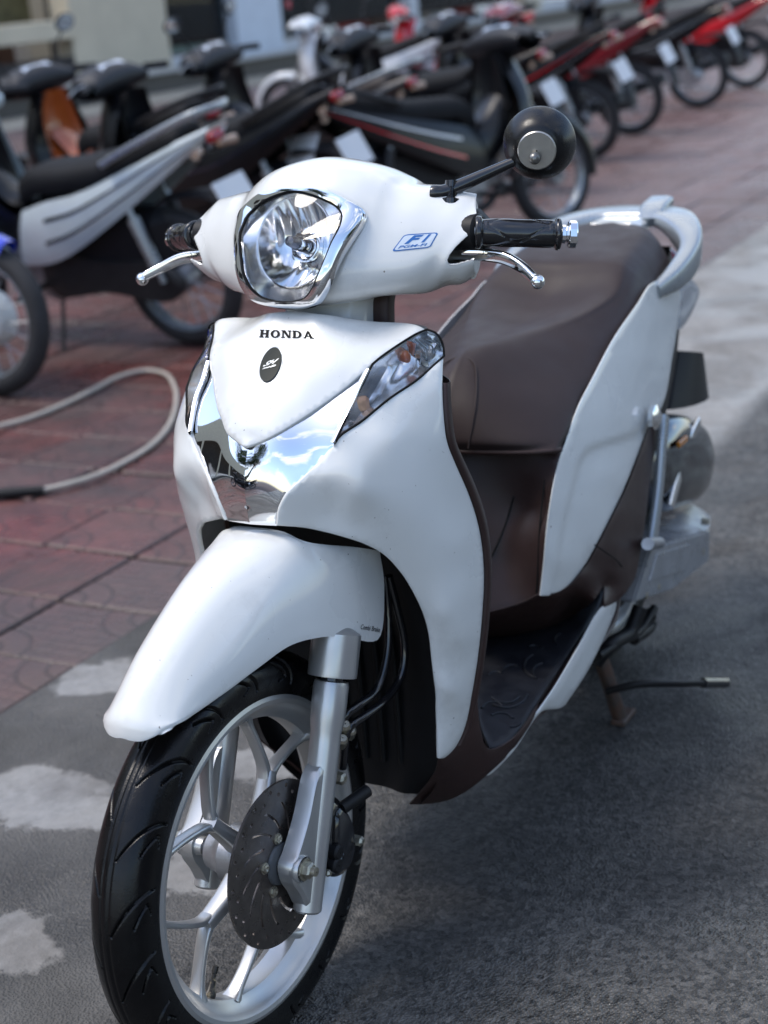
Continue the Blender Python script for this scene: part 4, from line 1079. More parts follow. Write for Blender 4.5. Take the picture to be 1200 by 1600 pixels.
V, F = sweep(px_path([(1038, 650, .20), (1034, 700, .203), (1028, 770, .205), (1018, 850, .205)]), [[.008, .016], [.008, .013], [.008, .012], [.008, .018]], sec=RSEC, m=14); pg = emit('footpeg_bracket', V, F, SILVERP, scooter, smooth=60)
c = U(1022, 652, .205); V, F = lathe([(.001, -.006), (.020, -.005), (.022, .004), (.012, .010), (.001, .010)], c, (0, 1, 0), 20); emit('bracket_boss', V, F, CHROME, pg, smooth=40)
V, F = sweep([U(1030, 848, .2), U(1012, 850, .23)], .011, 14); emit('footpeg', V, F, ALU2, pg, smooth=40)
# centre stand with its kick lever
V, F = sweep([(-.93, .11, .24), (-.975, .125, .15), (-1.02, .140, .012)], [[.010, .013], [.010, .013], [.011, .012]], sec=RSEC, m=12); cs = emit('centre_stand', V, F, RUST, scooter, smooth=45)
V, F = sweep([(-.93, -.11, .24), (-.975, -.125, .15), (-1.02, -.140, .012)], .011, 12, m=12); emit('stand_leg', V, F, RUST, cs, smooth=45)
V, F = sweep([(-.965, -.12, .17), (-.965, .12, .17)], .012, 12); emit('stand_crossbar', V, F, RUST, cs, smooth=45)
for sg in (1, -1):
    V, F = box((-1.035, .142*sg, .007), (.065, .028, .012), None, .003); emit('stand_foot', V, F, RUST, cs, smooth=30)
V, F = sweep([U(948, 1080, .14), U(1000, 1069, .20), U(1060, 1068, .25), U(1120, 1067, .285)], [[.006, .006], [.006, .006], [.006, .006], [.005, .005]], sec=RSEC, m=16); kl = emit('kick_lever', V, F, BLACKP, cs, smooth=50)
V, F = sweep([U(1098, 1067, .272), U(1134, 1067, .291)], .010, 10); emit('lever_rubber', V, F, BLACKG, cs, smooth=50)
for pth, r in (([(1000, 948, .16), (985, 985, .15), (950, 1010, .14), (930, 1035, .12)], .014), ([(1022, 950, .15), (1000, 985, .15), (965, 1005, .15), (935, 1025, .14)], .008), ([(1015, 955, .13), (1018, 975, .13), (990, 1000, .13)], .011)):
    V, F = sweep(px_path(pth), r, 12, m=16); emit('engine_mount', V, F, BLACKP, scooter, smooth=60)
V, F = box((-1.0, .02, .215), (.30, .20, .09), None, .03); emit('engine_block', V, F, BLACKP, scooter, smooth=30)
V, F = sweep([(-.75, -.17, .18), (-1.0, -.19, .22), (-1.12, -.20, .28), (-1.6, -.21, .36)], [[.018, .018], [.02, .02], [.05, .055], [.06, .06]], sec=RSEC, m=24); emit('exhaust', V, F, BLACKP, scooter, smooth=50)
# ---- handlebar cover (a hollow shell that turns with the fork)
ST_ = [   # y, closed section in (x, z): ridge, front upper, front, fold, chin, underside, back, dash, back top
 (.000, [(-.362, 1.129), (-.318, 1.112), (-.285, 1.045), (-.268, .985), (-.275, .952), (-.35, .944), (-.455, .955), (-.50, 1.02), (-.455, 1.105)]),
 (.040, [(-.360, 1.124), (-.317, 1.108), (-.284, 1.042), (-.267, .985), (-.276, .953), (-.35, .945), (-.455, .955), (-.50, 1.02), (-.455, 1.100)]),
 (.075, [(-.362, 1.114), (-.322, 1.095), (-.290, 1.040), (-.274, .985), (-.284, .957), (-.355, .947), (-.455, .955), (-.495, 1.02), (-.455, 1.092)]),
 (.100, [(-.364, 1.101), (-.328, 1.080), (-.300, 1.036), (-.285, .986), (-.296, .961), (-.36, .949), (-.455, .955), (-.49, 1.02), (-.455, 1.082)]),
 (.122, [(-.366, 1.087), (-.340, 1.070), (-.312, 1.032), (-.297, .987), (-.312, .960), (-.37, .950), (-.455, .956), (-.485, 1.02), (-.455, 1.072)]),
 (.158, [(-.379, 1.080), (-.356, 1.066), (-.330, 1.030), (-.318, .986), (-.345, .956), (-.39, .952), (-.455, .958), (-.480, 1.01), (-.460, 1.066)]),
 (.195, [(-.402, 1.074), (-.372, 1.060), (-.348, 1.030), (-.338, .990), (-.366, .962), (-.395, .960), (-.425, .968), (-.438, 1.01), (-.430, 1.060)]),
 (.226, [(-.414, 1.070), (-.388, 1.057), (-.364, 1.034), (-.351, .997), (-.372, .972), (-.382, .968), (-.390, .976), (-.398, 1.01), (-.411, 1.055)]),
]
NU, NV = 150, 221
full = [(-y, s) for y, s in ST_[::-1][:-1]] + ST_
def end_y(y, k):                     # the wing's end slants: its top corner sits further in than its front edge
    return y if abs(y) < .21 else math.copysign([.206, .217, .230, .228, .216, .207, .205, .203, .203][k], y)
rows = [cr(np.array([(x, end_y(y, k), z) for k, (x, z) in enumerate(s)]), NU, True) for y, s in full]
G = np.stack([crp(np.stack([r[i] for r in rows]), NV) for i in range(NU)], 1); V = G.reshape(-1, 3); F = grid_faces(NV, NU, True)
Vp, _ = pix(V, True)
notch = np.array([(752, 352), (747, 355), (735, 364), (722, 375), (711, 386), (702, 398), (698, 407), (702, 414.5), (713, 414), (739, 406), (752, 402)])
face_c = np.array([V[list(f)].mean(0) for f in F]); face_c2 = face_c*np.array([1, 1, 1]); fc_abs = face_c*np.array([1, 0, 1])+np.abs(face_c)*np.array([0, 1, 0])
fp, _ = pix(fc_abs, True)
front = (face_c[:, 0] > -.425)
cut = inside(notch, fp) & front & (np.abs(face_c[:, 1]) > .15)
lens_o = [(452, 298), (480, 300), (508, 309), (534, 323), (538, 335), (531, 359), (515, 387), (501, 426), (490, 450), (480, 464), (459, 471), (431, 471), (410, 463), (392, 447), (382, 422), (377, 391), (377, 363), (382, 345), (399, 324), (424, 305)]
fpo, _ = pix(face_c, True)
cut |= inside(np.array(lens_o, float), fpo) & (face_c[:, 0] > -.35)
F = [f for f, c in zip(F, cut) if not c]
Bv = set(i for e in boundary(F) for i in e)
nd = outline([notch[[i, (i+1) % len(notch)]] for i in range(len(notch))], .8)
for i in Bv:                       # pull the ragged rim of the cut-out onto its true line
    if abs(V[i, 1]) > .15 and V[i, 0] > -.425:
        sgn = 1 if V[i, 1] > 0 else -1; v = V[i]*np.array([1, sgn, 1]); q, z = pix(v, True)
        k = nd[np.argmin(np.linalg.norm(nd-q[0], axis=1))]
        if np.linalg.norm(k-q[0]) < 5: V[i] = (CAM_S+ray(k[0], k[1], True)*z[0])*np.array([1, sgn, 1])
V, F = shell(V, [f for f in F], .003, .2) if True else (V, F)
hc = emit('handlebar_cover', steered(V), F, WHITE, scooter, smooth=60)
HS_pts = []
# ---- headlight: chrome bezel, lens, reflector and bulb
bz = [(466, 282, .0), (494, 286, .030), (522, 296, .058), (550, 312, .082), (566, 323, .096), (570, 333, .100), (564, 349, .098), (550, 370, .092), (532, 398, .082), (518, 426, .074), (508, 454, .064), (497, 471, .050), (480, 479, .028), (445, 481, .0)]
bo = np.array([U(*p, st=True) for p in bz])
bo = np.array([[-.306, 0, 1.106], [-.303, .030, 1.102], [-.303, .058, 1.094], [-.305, .082, 1.081], [-.307, .096, 1.071], [-.305, .100, 1.062], [-.296, .098, 1.052], [-.281, .092, 1.038], [-.265, .082, 1.018], [-.253, .074, .997], [-.248, .064, .976], [-.249, .050, .961], [-.254, .028, .953], [-.258, 0, .950]])
bo[:, 0] += .004
bi = np.array([[-.301, 0, 1.096], [-.300, .025, 1.092], [-.299, .046, 1.085], [-.300, .066, 1.074], [-.294, .075, 1.065], [-.285, .077, 1.055], [-.276, .077, 1.047], [-.267, .073, 1.036], [-.258, .067, 1.018], [-.249, .060, .999], [-.246, .050, .981], [-.248, .036, .967], [-.250, .018, .961], [-.251, 0, .959]])
bi[:, 0] += .004
def loop(h): return np.vstack([h, mir(h)[-2:0:-1]])
def polar(h, n=96):
    P = cr(loop(h), 600, True); cc_ = loop(bi).mean(0); an = np.arctan2(P[:, 2]-cc_[2], P[:, 1]); o = np.argsort(an); an = an[o]; P = P[o]
    t = np.linspace(-math.pi, math.pi, n, endpoint=False); an = np.r_[an-2*math.pi, an, an+2*math.pi]; P = np.vstack([P, P, P])
    return np.stack([np.interp(t, an, P[:, k]) for k in range(3)], 1)
O = polar(bo); I = polar(bi)
# start both loops at the top
nrm = np.array([.86, 0, .32]); nrm /= np.linalg.norm(nrm)
rings = [O-nrm*.012, O-nrm*.001, O*.93+I*.07+nrm*.0015, O*.5+I*.5+nrm*.0028, O*.07+I*.93+nrm*.002, I-nrm*.0005, I-nrm*.012]
V = np.vstack(rings); F = grid_faces(len(rings), 96, True)
hl = emit('headlight', steered(V), F, CHROME, scooter, smooth=50)
# lens: a bulged clear sheet
c = I.mean(0)
rings = [c+(I-c)*k+nrm*(.014*(1-k*k)-.002) for k in (1., .93, .82, .66, .48, .3, .12)]
V = np.vstack(rings+[c[None]+nrm*.012]); F = grid_faces(len(rings), 96, True); k0 = (len(rings)-1)*96; F += [(k0+i, k0+(i+1) % 96, len(V)-1) for i in range(96)]
emit('lens', steered(V), F, CLEAR, hl, smooth=180)
V, F = sweep(I-nrm*.001, .0022, 8, closed=True); emit('lens_gasket', steered(V), F, INK, hl, smooth=60)
# inner chrome apron and the round faceted reflector
rc = c+np.array([-.012, .0, .002]); a_, b_, d_ = frame_of(nrm)
tt = np.linspace(0, 2*math.pi, 96, endpoint=False)
Ic = I-c; ang = np.arctan2(Ic@b_, Ic@a_)
circ_ = rc + np.outer(np.cos(ang), a_)*.058 + np.outer(np.sin(ang), b_)*.060
V = np.vstack([I-nrm*.010, circ_*.5+I*.5-nrm*.008, circ_-nrm*.006]); F = grid_faces(3, 96, True); emit('headlight_apron', steered(V), F, MATS['lamp_reflector'], hl, smooth=60)
V, F = sweep(circ_-nrm*.004, .0016, 8, closed=True); emit('reflector_rim', steered(V), F, CHROME, hl, smooth=60)
V = [];
nr, na = 26, 96
for j in range(nr):
    k = 1-j/(nr-1)*.86
    for i in range(na):
        h = -.036*(1-k*k)-.006
        u = k*math.cos(ang[i])*.058; v_ = k*math.sin(ang[i])*.060
        # upright flutes, each with its own slight tilt
        col = math.floor((u+.058)/.0166); row = math.floor((v_+.06)/.03); fr = ((u+.058)/.0166) % 1
        h += -.0010*math.sin(fr*math.pi)
        V.append(rc+a_*u+b_*v_+nrm*h)
F = grid_faces(nr, na, True); emit('reflector', steered(np.array(V)), F, mat('reflector_chrome', (.90, .92, .94), .11, 1.0), hl, smooth=28)
bc = rc-nrm*.022
V, F = lathe([(.0185, -.030), (.0215, -.010), (.0205, -.006), (.0165, -.010), (.0160, -.016), (.0135, -.014), (.0125, -.018), (.010, -.018), (.0085, -.002), (.0080, .010), (.0075, .012), (.0001, .013)], bc, nrm, 32); emit('bulb_holder', steered(V), F, CHROME, hl, smooth=40)
V, F = lathe([(.0078, .008), (.0080, .022), (.0066, .030), (.0001, .032)], bc, nrm, 24); emit('bulb_cap', steered(V), F, mat('dark_bulb_cap', (.10, .11, .13), .25, .7), hl, smooth=50)
V, F = lathe([(.0105, -.01), (.0105, .010)], bc, nrm, 24); emit('bulb_glass', steered(V), F, CLEAR, hl, smooth=60)

# sticker on the cover
cov_pts = [q3((x, y, z)) for y, s in ST_[3:] for x, z in s[1:4]]
class Hit:
    """lands a viewing direction on the cover's front"""
    st = True
    def __init__(s):
        s.t = Surf(cov_pts, True, 2e-4)
    def __call__(s, Q, lift=0): return s.t(Q, lift)
HS = Hit()
dg = bpy.context.evaluated_depsgraph_get(); dg.update()
def on_cover(Q, lift):
    out = []
    for q in np.atleast_2d(Q):
        d = Vector(ray(q[0], q[1])).normalized(); ok, loc, nn, _ = hc.ray_cast(Vector(CAM), d)
        out.append(np.array(loc)+np.array(nn)*lift if ok else np.array(CAM)+np.array(d)*2.0)
    return np.array(out)
sq = np.array([(611.5, 393.5), (672, 387), (685.5, 363), (632, 366.5)])
def sq_map(uv):
    u, v = uv[:, :1], uv[:, 1:]
    return sq[0]*(1-u)*(1-v)+sq[1]*u*(1-v)+sq[2]*u*v+sq[3]*(1-u)*v
def rrect(x0, x1, y0, y1, r, n=5):
    P = []
    for cx, cy, a in ((x1-r, y1-r, 0), (x0+r, y1-r, 90), (x0+r, y0+r, 180), (x1-r, y0+r, 270)):
        P += [(cx+r*math.cos(rad(a+90*i/n)), cy+r*math.sin(rad(a+90*i/n))) for i in range(n+1)]
    return P
def sticker(name, uv, F, m, par, lift): return emit(name, on_cover(sq_map(np.asarray(uv)), lift), F, m, par, smooth=0)
Q, F = cdt_fill(rrect(0, 1, 0, 1, .13), .09); stk = sticker('fuel_injection_sticker', Q, F, STICKER_B, hc, .0005)
Q, F = cdt_fill(rrect(.035, .965, .07, .93, .10), .09); sticker('sticker_field', Q, F, STICKER_W, hc, .0008)
for ch_, x0_, w_ in (('F', .20, .40), ('I', .66, .16)):
    tV, tF = text_mesh(ch_, .05, .25); tV = tV*np.array([w_, .50])+np.array([x0_, .40]); sticker('sticker_lettering', tV, tF, STICKER_B, hc, .0011)
tV, tF = text_mesh('PGM-FI', .02, .1); tV = tV*np.array([.74, .17])+np.array([.12, .15]); sticker('sticker_lettering', tV, tF, STICKER_B, hc, .0011)

# ---- bar, grips, levers, mirror
for sg in (1, -1):
    M3 = np.array([1, sg, 1])
    b0 = np.array([-.385, .16, 1.026]); b1 = np.array([-.372, .225, 1.027]); b2 = np.array([-.425, .316 if sg > 0 else .300, 1.0145])
    dv = b2-b1; L = np.linalg.norm(dv); dv = dv/L
    V, F = sweep(np.array([b0-dv*.03, b1, b2])*M3, .011, 16); emit('handlebar', steered(V), F, ALU2, scooter, smooth=60)
    pr = [(.012, -.004), (.0205, -.003), (.0212, .001), (.0205, .004), (.0172, .006), (.0175, .012), (.0185, .03), (.0178, .055), (.0182, L-.018), (.0178, L-.010), (.0172, L-.008), (.0205, L-.005), (.0205, L-.001), (.0185, L+.001), (.009, L+.001)]
    a, b, d = frame_of(dv); Vg, Fg = lathe(pr, b1*np.array([1, 1, 1]), dv, 48)
    # wave grooves in the rubber
    nu = 48; hh = (Vg-b1)@dv; an = np.arctan2((Vg-b1)@b, (Vg-b1)@a); axp = b1+np.outer(hh, dv)
    wv = np.abs(np.sin(an*2)-(.75*np.cos((hh-.014)/(L-.03)*2*math.pi)))
    Vg2 = []
    prd = np.array(pr); fine = np.linspace(0, 1, 90)
    prf = cr(prd, 110)
    Vg, Fg = lathe([tuple(p) for p in prf], b1, dv, 64); hh = (Vg-b1)@dv; an = np.arctan2((Vg-b1)@b, (Vg-b1)@a); axp = b1+np.outer(hh, dv)
    wv = np.clip(1-np.abs(np.sin(an*2)*.9-.8*np.cos((hh-.012)/(L-.03)*2*math.pi))/.16, 0, 1)*((hh > .012) & (hh < L-.014))
    Vg = axp+(Vg-axp)*(1-.085*wv)[:, None]
    gp_ = emit('grip', steered(Vg*M3), Fg, BLACKG, scooter, smooth=50)
    c = b2+dv*.001
    V, F = lathe([(.009, 0), (.012, .0015), (.012, .006), (.0105, .007), (.0105, .009), (.0165, .0095), (.0178, .011), (.0178, .019), (.0165, .0205), (.001, .021)], c, dv, 12); emit('bar_end_weight', steered(V*M3), F, CHROME, gp_, smooth=25)
    # switch housing seen in the cut-out
    V, F = join(box((-.395, .200, 1.022), (.05, .056, .06), None, .014), lathe([(.001, 0), (.024, .0), (.024, .032), (.02, .036), (.001, .036)], (-.380, .19, 1.026), (.0, 1, 0), 24)); emit('switch_housing', steered(V*M3), F, BLACKP, scooter, smooth=40)
    lv = np.array([U(698, 397, .178, True), U(724, 396, .200, True), U(760, 398, .232, True), U(790, 404, .262, True), U(815, 418, .288, True), U(832, 433, .309, True), U(838, 440, .316, True)])
    lv[:, 0] = np.interp(np.arange(7), [0, 6], [lv[0, 0], lv[-1, 0]])*.5+lv[:, 0]*.5 if False else lv[:, 0]
    V, F = sweep(lv*M3, [[.006, .0075], [.006, .0080], [.0055, .0085], [.005, .0082], [.0048, .0075], [.0046, .0066], [.0046, .006]], sec=RSEC, m=30); le = emit('brake_lever', steered(V), F, CHROME, scooter, smooth=60)
    cbl = U(840, 440.5, .317, True)
    t = np.linspace(0, math.pi, 13); V, F = lathe([(.0093*math.sin(x), -.0093*math.cos(x)) for x in t], cbl*M3, (0, 0, 1), 20); emit('lever_ball', steered(V), F, CHROME, le, smooth=180)
# mirror, on the machine's left only
m0 = U(704, 316, .182, True); m1 = U(705, 297, .182, True); m2 = U(836, 240, .276, True)
V, F = lathe([(.014, -.002), (.014, .004), (.0085, .006), (.0085, .020)], m0, m1-m0, 20)
mr_ = emit('mirror', steered(V), F, BLACKG, scooter, smooth=40)
V, F = lathe([(.0085, -.02), (.0085, .012), (.001, .013)], m1, m1-m0, 20); emit('mirror_joint', steered(V), F, BLACKG, mr_, smooth=40)
e0 = U(675, 302, .160, True); u0 = U(680, 301.5, .164, True)
V, F = sweep([e0, u0, U(700, 298, .178, True), U(755, 274, .216, True), U(800, 254, .249, True), m2], [.0098, .0105, .0095, .0078, .0066, .0060], 20, m=30); emit('mirror_arm', steered(V), F, BLACKG, mr_, smooth=60)
mc = U(841, 229, .281, True)
fd = np.array([.92, .33, -.12]); fd /= np.linalg.norm(fd)
V, F = lathe([(.001, .0235), (.0235, .0235), (.0248, .022), (.0248, .019)], mc, fd, 40); emit('mirror_disc', steered(V), F, mat('brushed_plate', (.46, .45, .42), .34, .9, var=.08, vscale=60), mr_, smooth=30)
t = cr(np.array([(.0235, .0185), (.030, .0155), (.0375, .0075), (.0430, -.003), (.0465, -.013), (.0475, -.018), (.0475, -.022), (.045, -.024), (.001, -.024)]), 30)
V, F = lathe([tuple(p) for p in t], mc, fd, 56); emit('mirror_shell', steered(V), F, mat('mirror_black', (.008, .008, .009), .30, spec=.4, rvar=.08, vscale=40), mr_, smooth=40)
V, F = lathe([(.0425, -.0262), (.0425, -.0266), (.001, -.0266)], mc, fd, 48); emit('mirror_glass', steered(V), F, CHROME, mr_, smooth=30)
tt_ = np.linspace(0, math.pi, 11); V, F = lathe([(.0078*math.sin(x), -.0078*math.cos(x)) for x in tt_], U(838, 240, .281, True)+fd*.026, fd, 18); emit('mirror_ball', steered(V), F, STEEL if False else mat('worn_ball', (.22, .215, .20), .35, .8, var=.4, vscale=120), mr_, smooth=180)
# ================================================================== THE ROW OF PARKED MOTORBIKES
SKIN = {}
def paint(hexc, metal=0.): return mat('bike_paint_'+hexc, lin(hexc), .25, metal, coat=1, var=.05, crough=.05)
BSEAT = mat('bike_seat_vinyl', (.009, .010, .012), .75, spec=.25, var=.2, vscale=12)
PLATE = mat('number_plate', (.74, .75, .76), .45)
BTYRE = mat('worn_tyre', (.022, .022, .024), .75, var=.25, vscale=10)
BBLACK = mat('bike_black_plastic', (.010, .010, .012), .55, spec=.3, var=.2, vscale=10)
BENG = mat('bike_engine_alloy', (.26, .26, .27), .45, .7, var=.2, vscale=14)
BDARK = mat('bike_dark_steel', (.03, .03, .032), .5, .5, var=.2, vscale=20)
DIAL = mat("instrument_glass", (.55, .62, .72), .12, .0, coat=1)
MIRG = mat('mirror_glass_blue', (.80, .84, .90), .02, 1.0)
BHEAD = mat('bike_head_cowl', (.010, .011, .015), .5, var=.2)
BLK_ = mat('bike_paint_0b0c10', lin('0b0c10'), .35, coat=.3, spec=.3, var=.05, crough=.05)
def make_bike(name, label, loc, heading, body, leg=None, lean=-7, scheme='underbone', front='black', plate=True, stripe=None, tail_up=0., mirror=True, rail='dark', spokes=True, chaincase=None, seat=None, fender=None, fender_from=-8, group='motorbikes parked in a row on the paving', scale=1.0):
    rail = rail if name else rail
    t = thing(name, label, 'motorbike', loc, 0, group)
    t.rotation_euler = Matrix.Rotation(rad(heading), 3, 'Z').to_4x4().to_3x3().__matmul__(Matrix.Rotation(rad(lean), 3, 'X')).to_euler()
    t.scale = (scale,)*3
    bm_ = body; lm = leg or body; R = .283; seat = seat or BSEAT
    rail_m = SILVERP if rail == 'silver' else BDARK
    for nm, x in (('front_wheel', .63), ('rear_wheel', -.62)):
        c = (x, 0, R)
        V, F = lathe([(.215, .018), (.222, .026), (.214, .03), (.206, .022), (.200, .0), (.206, -.022), (.214, -.03), (.222, -.026), (.215, -.018), (.210, 0)], c, (0, 1, 0), 48, closed=True)
        w = emit(nm, V, F, SILVERP if spokes else BDARK, t, smooth=40)
        V, F = lathe([(.214, .028), (.225, .036), (.245, .040), (.265, .032), (.280, .014), (.283, 0), (.280, -.014), (.265, -.032), (.245, -.040), (.225, -.036), (.214, -.028)], c, (0, 1, 0), 48); emit('tyre', V, F, BTYRE, w, smooth=60)
        V, F = lathe([(.001, -.06), (.045, -.06), (.055, -.03), (.055, .03), (.045, .06), (.001, .06)], c, (0, 1, 0), 20); emit('hub', V, F, BENG if nm == 'rear_wheel' or front != 'white' else mat('white_hub', (.72, .72, .69), .5), w, smooth=40)
        if nm == 'front_wheel' and front == 'white':
            V, F = lathe([(.001, -.07), (.085, -.07), (.105, -.05), (.105, .05), (.085, .07), (.001, .07)], c, (0, 1, 0), 28); emit('hub_cover', V, F, mat('white_hub', (.72, .72, .69), .5), w, smooth=40)
        ns = 18 if spokes else 6; parts = []
        for k in range(ns):
            a = 2*math.pi*k/ns; b = a+(.35 if k % 2 else -.35)*(1 if spokes else 0); sy = .03*(1 if (k//2) % 2 else -1) if spokes else 0
            r0, r1 = .05, .208
            parts.append(sweep([np.array(c)+np.array([r0*math.cos(b), sy, r0*math.sin(b)]), np.array(c)+np.array([r1*math.cos(a), 0, r1*math.sin(a)])], .0022 if spokes else .013, 5))
        V, F = join(*parts); emit('wheel_spokes', V, F, SILVERP if spokes else BDARK, w, smooth=60, kind='stuff')
    # fork, handlebar, head
    for sg in (1, -1):
        V, F = sweep([(.63, .075*sg, R), (.50, .075*sg, .56), (.40, .07*sg, .80)], [.021, .019, .017], 10, m=8); emit('fork_leg', V, F, BENG if front != 'silver' else SILVERP, t, smooth=60)
    fm = fender or bm_
    th = np.linspace(rad(fender_from), rad(150), 20); rows = []
    for a in th:
        k = .5+.5*math.sin(math.pi*np.interp(a, [th[0], th[-1]], [.15, .85])); r = R+.035
        rows.append([(.63+math.cos(a)*(r-.045), .055*k, R+math.sin(a)*(r-.045)), (.63+math.cos(a)*(r-.008), .045*k, R+math.sin(a)*(r-.008)), (.63+math.cos(a)*r, 0, R+math.sin(a)*r), (.63+math.cos(a)*(r-.008), -.045*k, R+math.sin(a)*(r-.008)), (.63+math.cos(a)*(r-.045), -.055*k, R+math.sin(a)*(r-.045))])
    V, F = loft([np.array(r) for r in rows], 12, 28, even=True); emit('front_fender', *shell(V, F, .004), fm, t, smooth=60)
    V, F = sweep([(.28, -.33, .985), (.33, -.20, 1.0), (.36, -.08, .985), (.37, 0, .98), (.36, .08, .985), (.33, .20, 1.0), (.28, .33, .985)], .011, 10, m=30); hb = emit('handlebar', V, F, BDARK, t, smooth=60)
    for sg in (1, -1):
        V, F = sweep([(.325, .215*sg, 1.0), (.28, .335*sg, .985)], .018, 12); emit('grip', V, F, BBLACK, hb, smooth=60)
        V, F = sweep([(.37, .20*sg, 1.0), (.385, .26*sg, .99), (.36, .34*sg, .975)], [.006, .006, .005], 8, m=8); emit('brake_lever', V, F, SILVERP, hb, smooth=60)
        if mirror:
            V, F = sweep([(.36, .16*sg, 1.0), (.40, .20*sg, 1.12), (.40, .27*sg, 1.20)], .006, 8, m=8); mi = emit('mirror', V, F, BBLACK, t, smooth=60)
            Vv, Ff = lathe([(.001, .018), (.03, .016), (.05, .008), (.056, 0), (.052, -.004), (.001, -.005)], (.395, .285*sg, 1.225), (1, -.12*sg, .1), 20); Vv = (Vv-np.array([.395, .285*sg, 1.225]))*np.array([1, 1.3, .85])+np.array([.395, .285*sg, 1.225]); emit('mirror_shell', Vv, Ff, BBLACK, mi, smooth=50)
            Vv, Ff = lathe([(.047, -.006), (.047, -.0065), (.001, -.0065)], (.395, .285*sg, 1.225), (1, -.12*sg, .1), 20); Vv = (Vv-np.array([.395, .285*sg, 1.225]))*np.array([1, 1.3, .85])+np.array([.395, .285*sg, 1.225]); emit('mirror_glass', Vv, Ff, MIRG, mi, smooth=50)
    hc_m = bm_ if scheme != 'naked' and front != 'darkhead' else BBLACK
    secs = []
    for y, k in ((-.20, .25), (-.14, .7), (-.07, .95), (0, 1), (.07, .95), (.14, .7), (.20, .25)):
        secs.append(np.array([(.30, y, .985+.03*k), (.36+.02*k, y, .99+.075*k), (.44+.06*k, y, 1.0+.03*k), (.45+.04*k, y, .95-.02*k), (.40, y, .93-.03*k), (.31, y, .95)]))
    V, F = loft([cr(s, 24, True) for s in secs], 24, 25, even=True); F2 = grid_faces(25, 24, True); V = np.stack([crp(np.stack([cr(s, 24, True)[i] for s in secs]), 25) for i in range(24)], 1).reshape(-1, 3)
    hd = emit('head_cowl', V, F2, BHEAD if hc_m in (BLK_, BBLACK) else hc_m, t, smooth=60)
    Vv, Ff = lathe([(.001, .03), (.05, .025), (.075, .008), (.08, 0), (.001, -.02)], (.475, 0, .985), (1, 0, -.15), 24); emit('headlight', (Vv-np.array([.475, 0, .985]))*np.array([1, 1.25, .8])+np.array([.475, 0, .985]), Ff, CHROME, t, smooth=50)
    V, F = loft([cr(np.array([(.315, y, .99), (.34, y*1.0, 1.045), (.38, y*.9, 1.066), (.36, y, 1.0)]), 14, True) for y in (-.09, -.04, .04, .09)], 14, 10, even=True, caps=True); emit('instrument_panel', V, F, DIAL, t, smooth=50)
    # leg shield, seen from behind it is its own colour
    rows = []
    for z, x, w in ((.93, .36, .075), (.84, .395, .13), (.70, .41, .19), (.55, .385, .205), (.42, .34, .19), (.32, .28, .15)):
        rows.append([(x-.13, w, z), (x-.04, w*.92, z), (x+.03, w*.5, z), (x+.045, 0, z), (x+.03, -w*.5, z), (x-.04, -w*.92, z), (x-.13, -w, z)])
    V, F = loft([np.array(r) for r in rows], 22, 16); F = face_cam(V, F, np.array([5., 0, .6])); emit('leg_shield', *shell(V, F, .004), bm_ if scheme != 'naked' else BBLACK, t, smooth=50)
    rows = [[(x-.06+dx, y*w, z) for dx, y in ((-.05, 1), (-.02, .7), (0, 0), (-.02, -.7), (-.05, -1))] for z, x, w in ((.93, .36, .07), (.84, .37, .10), (.70, .36, .12), (.55, .31, .11), (.46, .22, .09))]
    V, F = loft([np.array(r) for r in rows], 14, 12); emit('inner_shield', *shell(V, F, .004), lm, t, smooth=50)
    V, F = loft([cr(np.array(s), 20, True) for s in [[(.27, .07, .72), (.27, -.07, .72), (.27, -.08, .50), (.27, .08, .50)], [(.12, .075, .60), (.12, -.075, .60), (.12, -.09, .40), (.12, .09, .40)], [(-.05, .09, .62), (-.05, -.09, .62), (-.05, -.11, .40), (-.05, .11, .40)]]], 20, 12, even=True, caps=True); emit('frame_spine', V, F, lm, t, smooth=50)
    # flank panels from the seat nose up to the tail
    u = tail_up
    for sg in (1, -1):
        topl = [(.06, .10, .58), (-.10, .125, .625), (-.30, .14, .665), (-.52, .132, .725+.4*u), (-.74, .10, .795+.8*u), (-.93, .055, .85+u)]
        botl = [(.12, .105, .35), (-.06, .13, .37), (-.24, .15, .435), (-.50, .14, .56+.4*u), (-.74, .105, .695+.8*u), (-.90, .06, .795+u)]
        rows = [[a, tuple(.7*np.array(a)+.3*np.array(b)+np.array([0, .014, 0])), tuple(.3*np.array(a)+.7*np.array(b)+np.array([0, .012, 0])), b] for a, b in zip(topl, botl)]
        V, F = loft([np.array(r)*np.array([1, sg, 1]) for r in rows], 10, 24); F = face_cam(V, F, np.array([-.3, 8.*sg, .8])); fp_ = emit('flank_panel', *shell(V, F, .004), bm_, t, smooth=50)
        if stripe:
            for q in range(len(stripe)):
                rows = []
                for a, b in list(zip(topl, botl))[1:]:
                    a, b = np.array(a), np.array(b); f0 = .26+.36*q
                    rows.append([a*(1-f)+b*f+np.array([0, .0175, 0]) for f in (f0, f0+.03, f0+.06)])
                V, F = loft([np.array(r)*np.array([1, sg, 1]) for r in rows], 4, 22); emit('stripe', V, F, stripe[q % len(stripe)], fp_, smooth=50)
    rows = [[(x, w*1.02, z-.095), (x, w*.98, z-.02), (x, w*.55, z+.012), (x, 0, z+.015), (x, -w*.55, z+.012), (x, -w*.98, z-.02), (x, -w*1.02, z-.095)] for x, w, z in ((.09, .05, .645), (.06, .085, .70), (-.04, .115, .742), (-.20, .135, .755), (-.38, .14, .768+.2*u), (-.52, .13, .80+.4*u), (-.68, .11, .835+.7*u), (-.78, .09, .845+.8*u), (-.80, .06, .81+.8*u))]
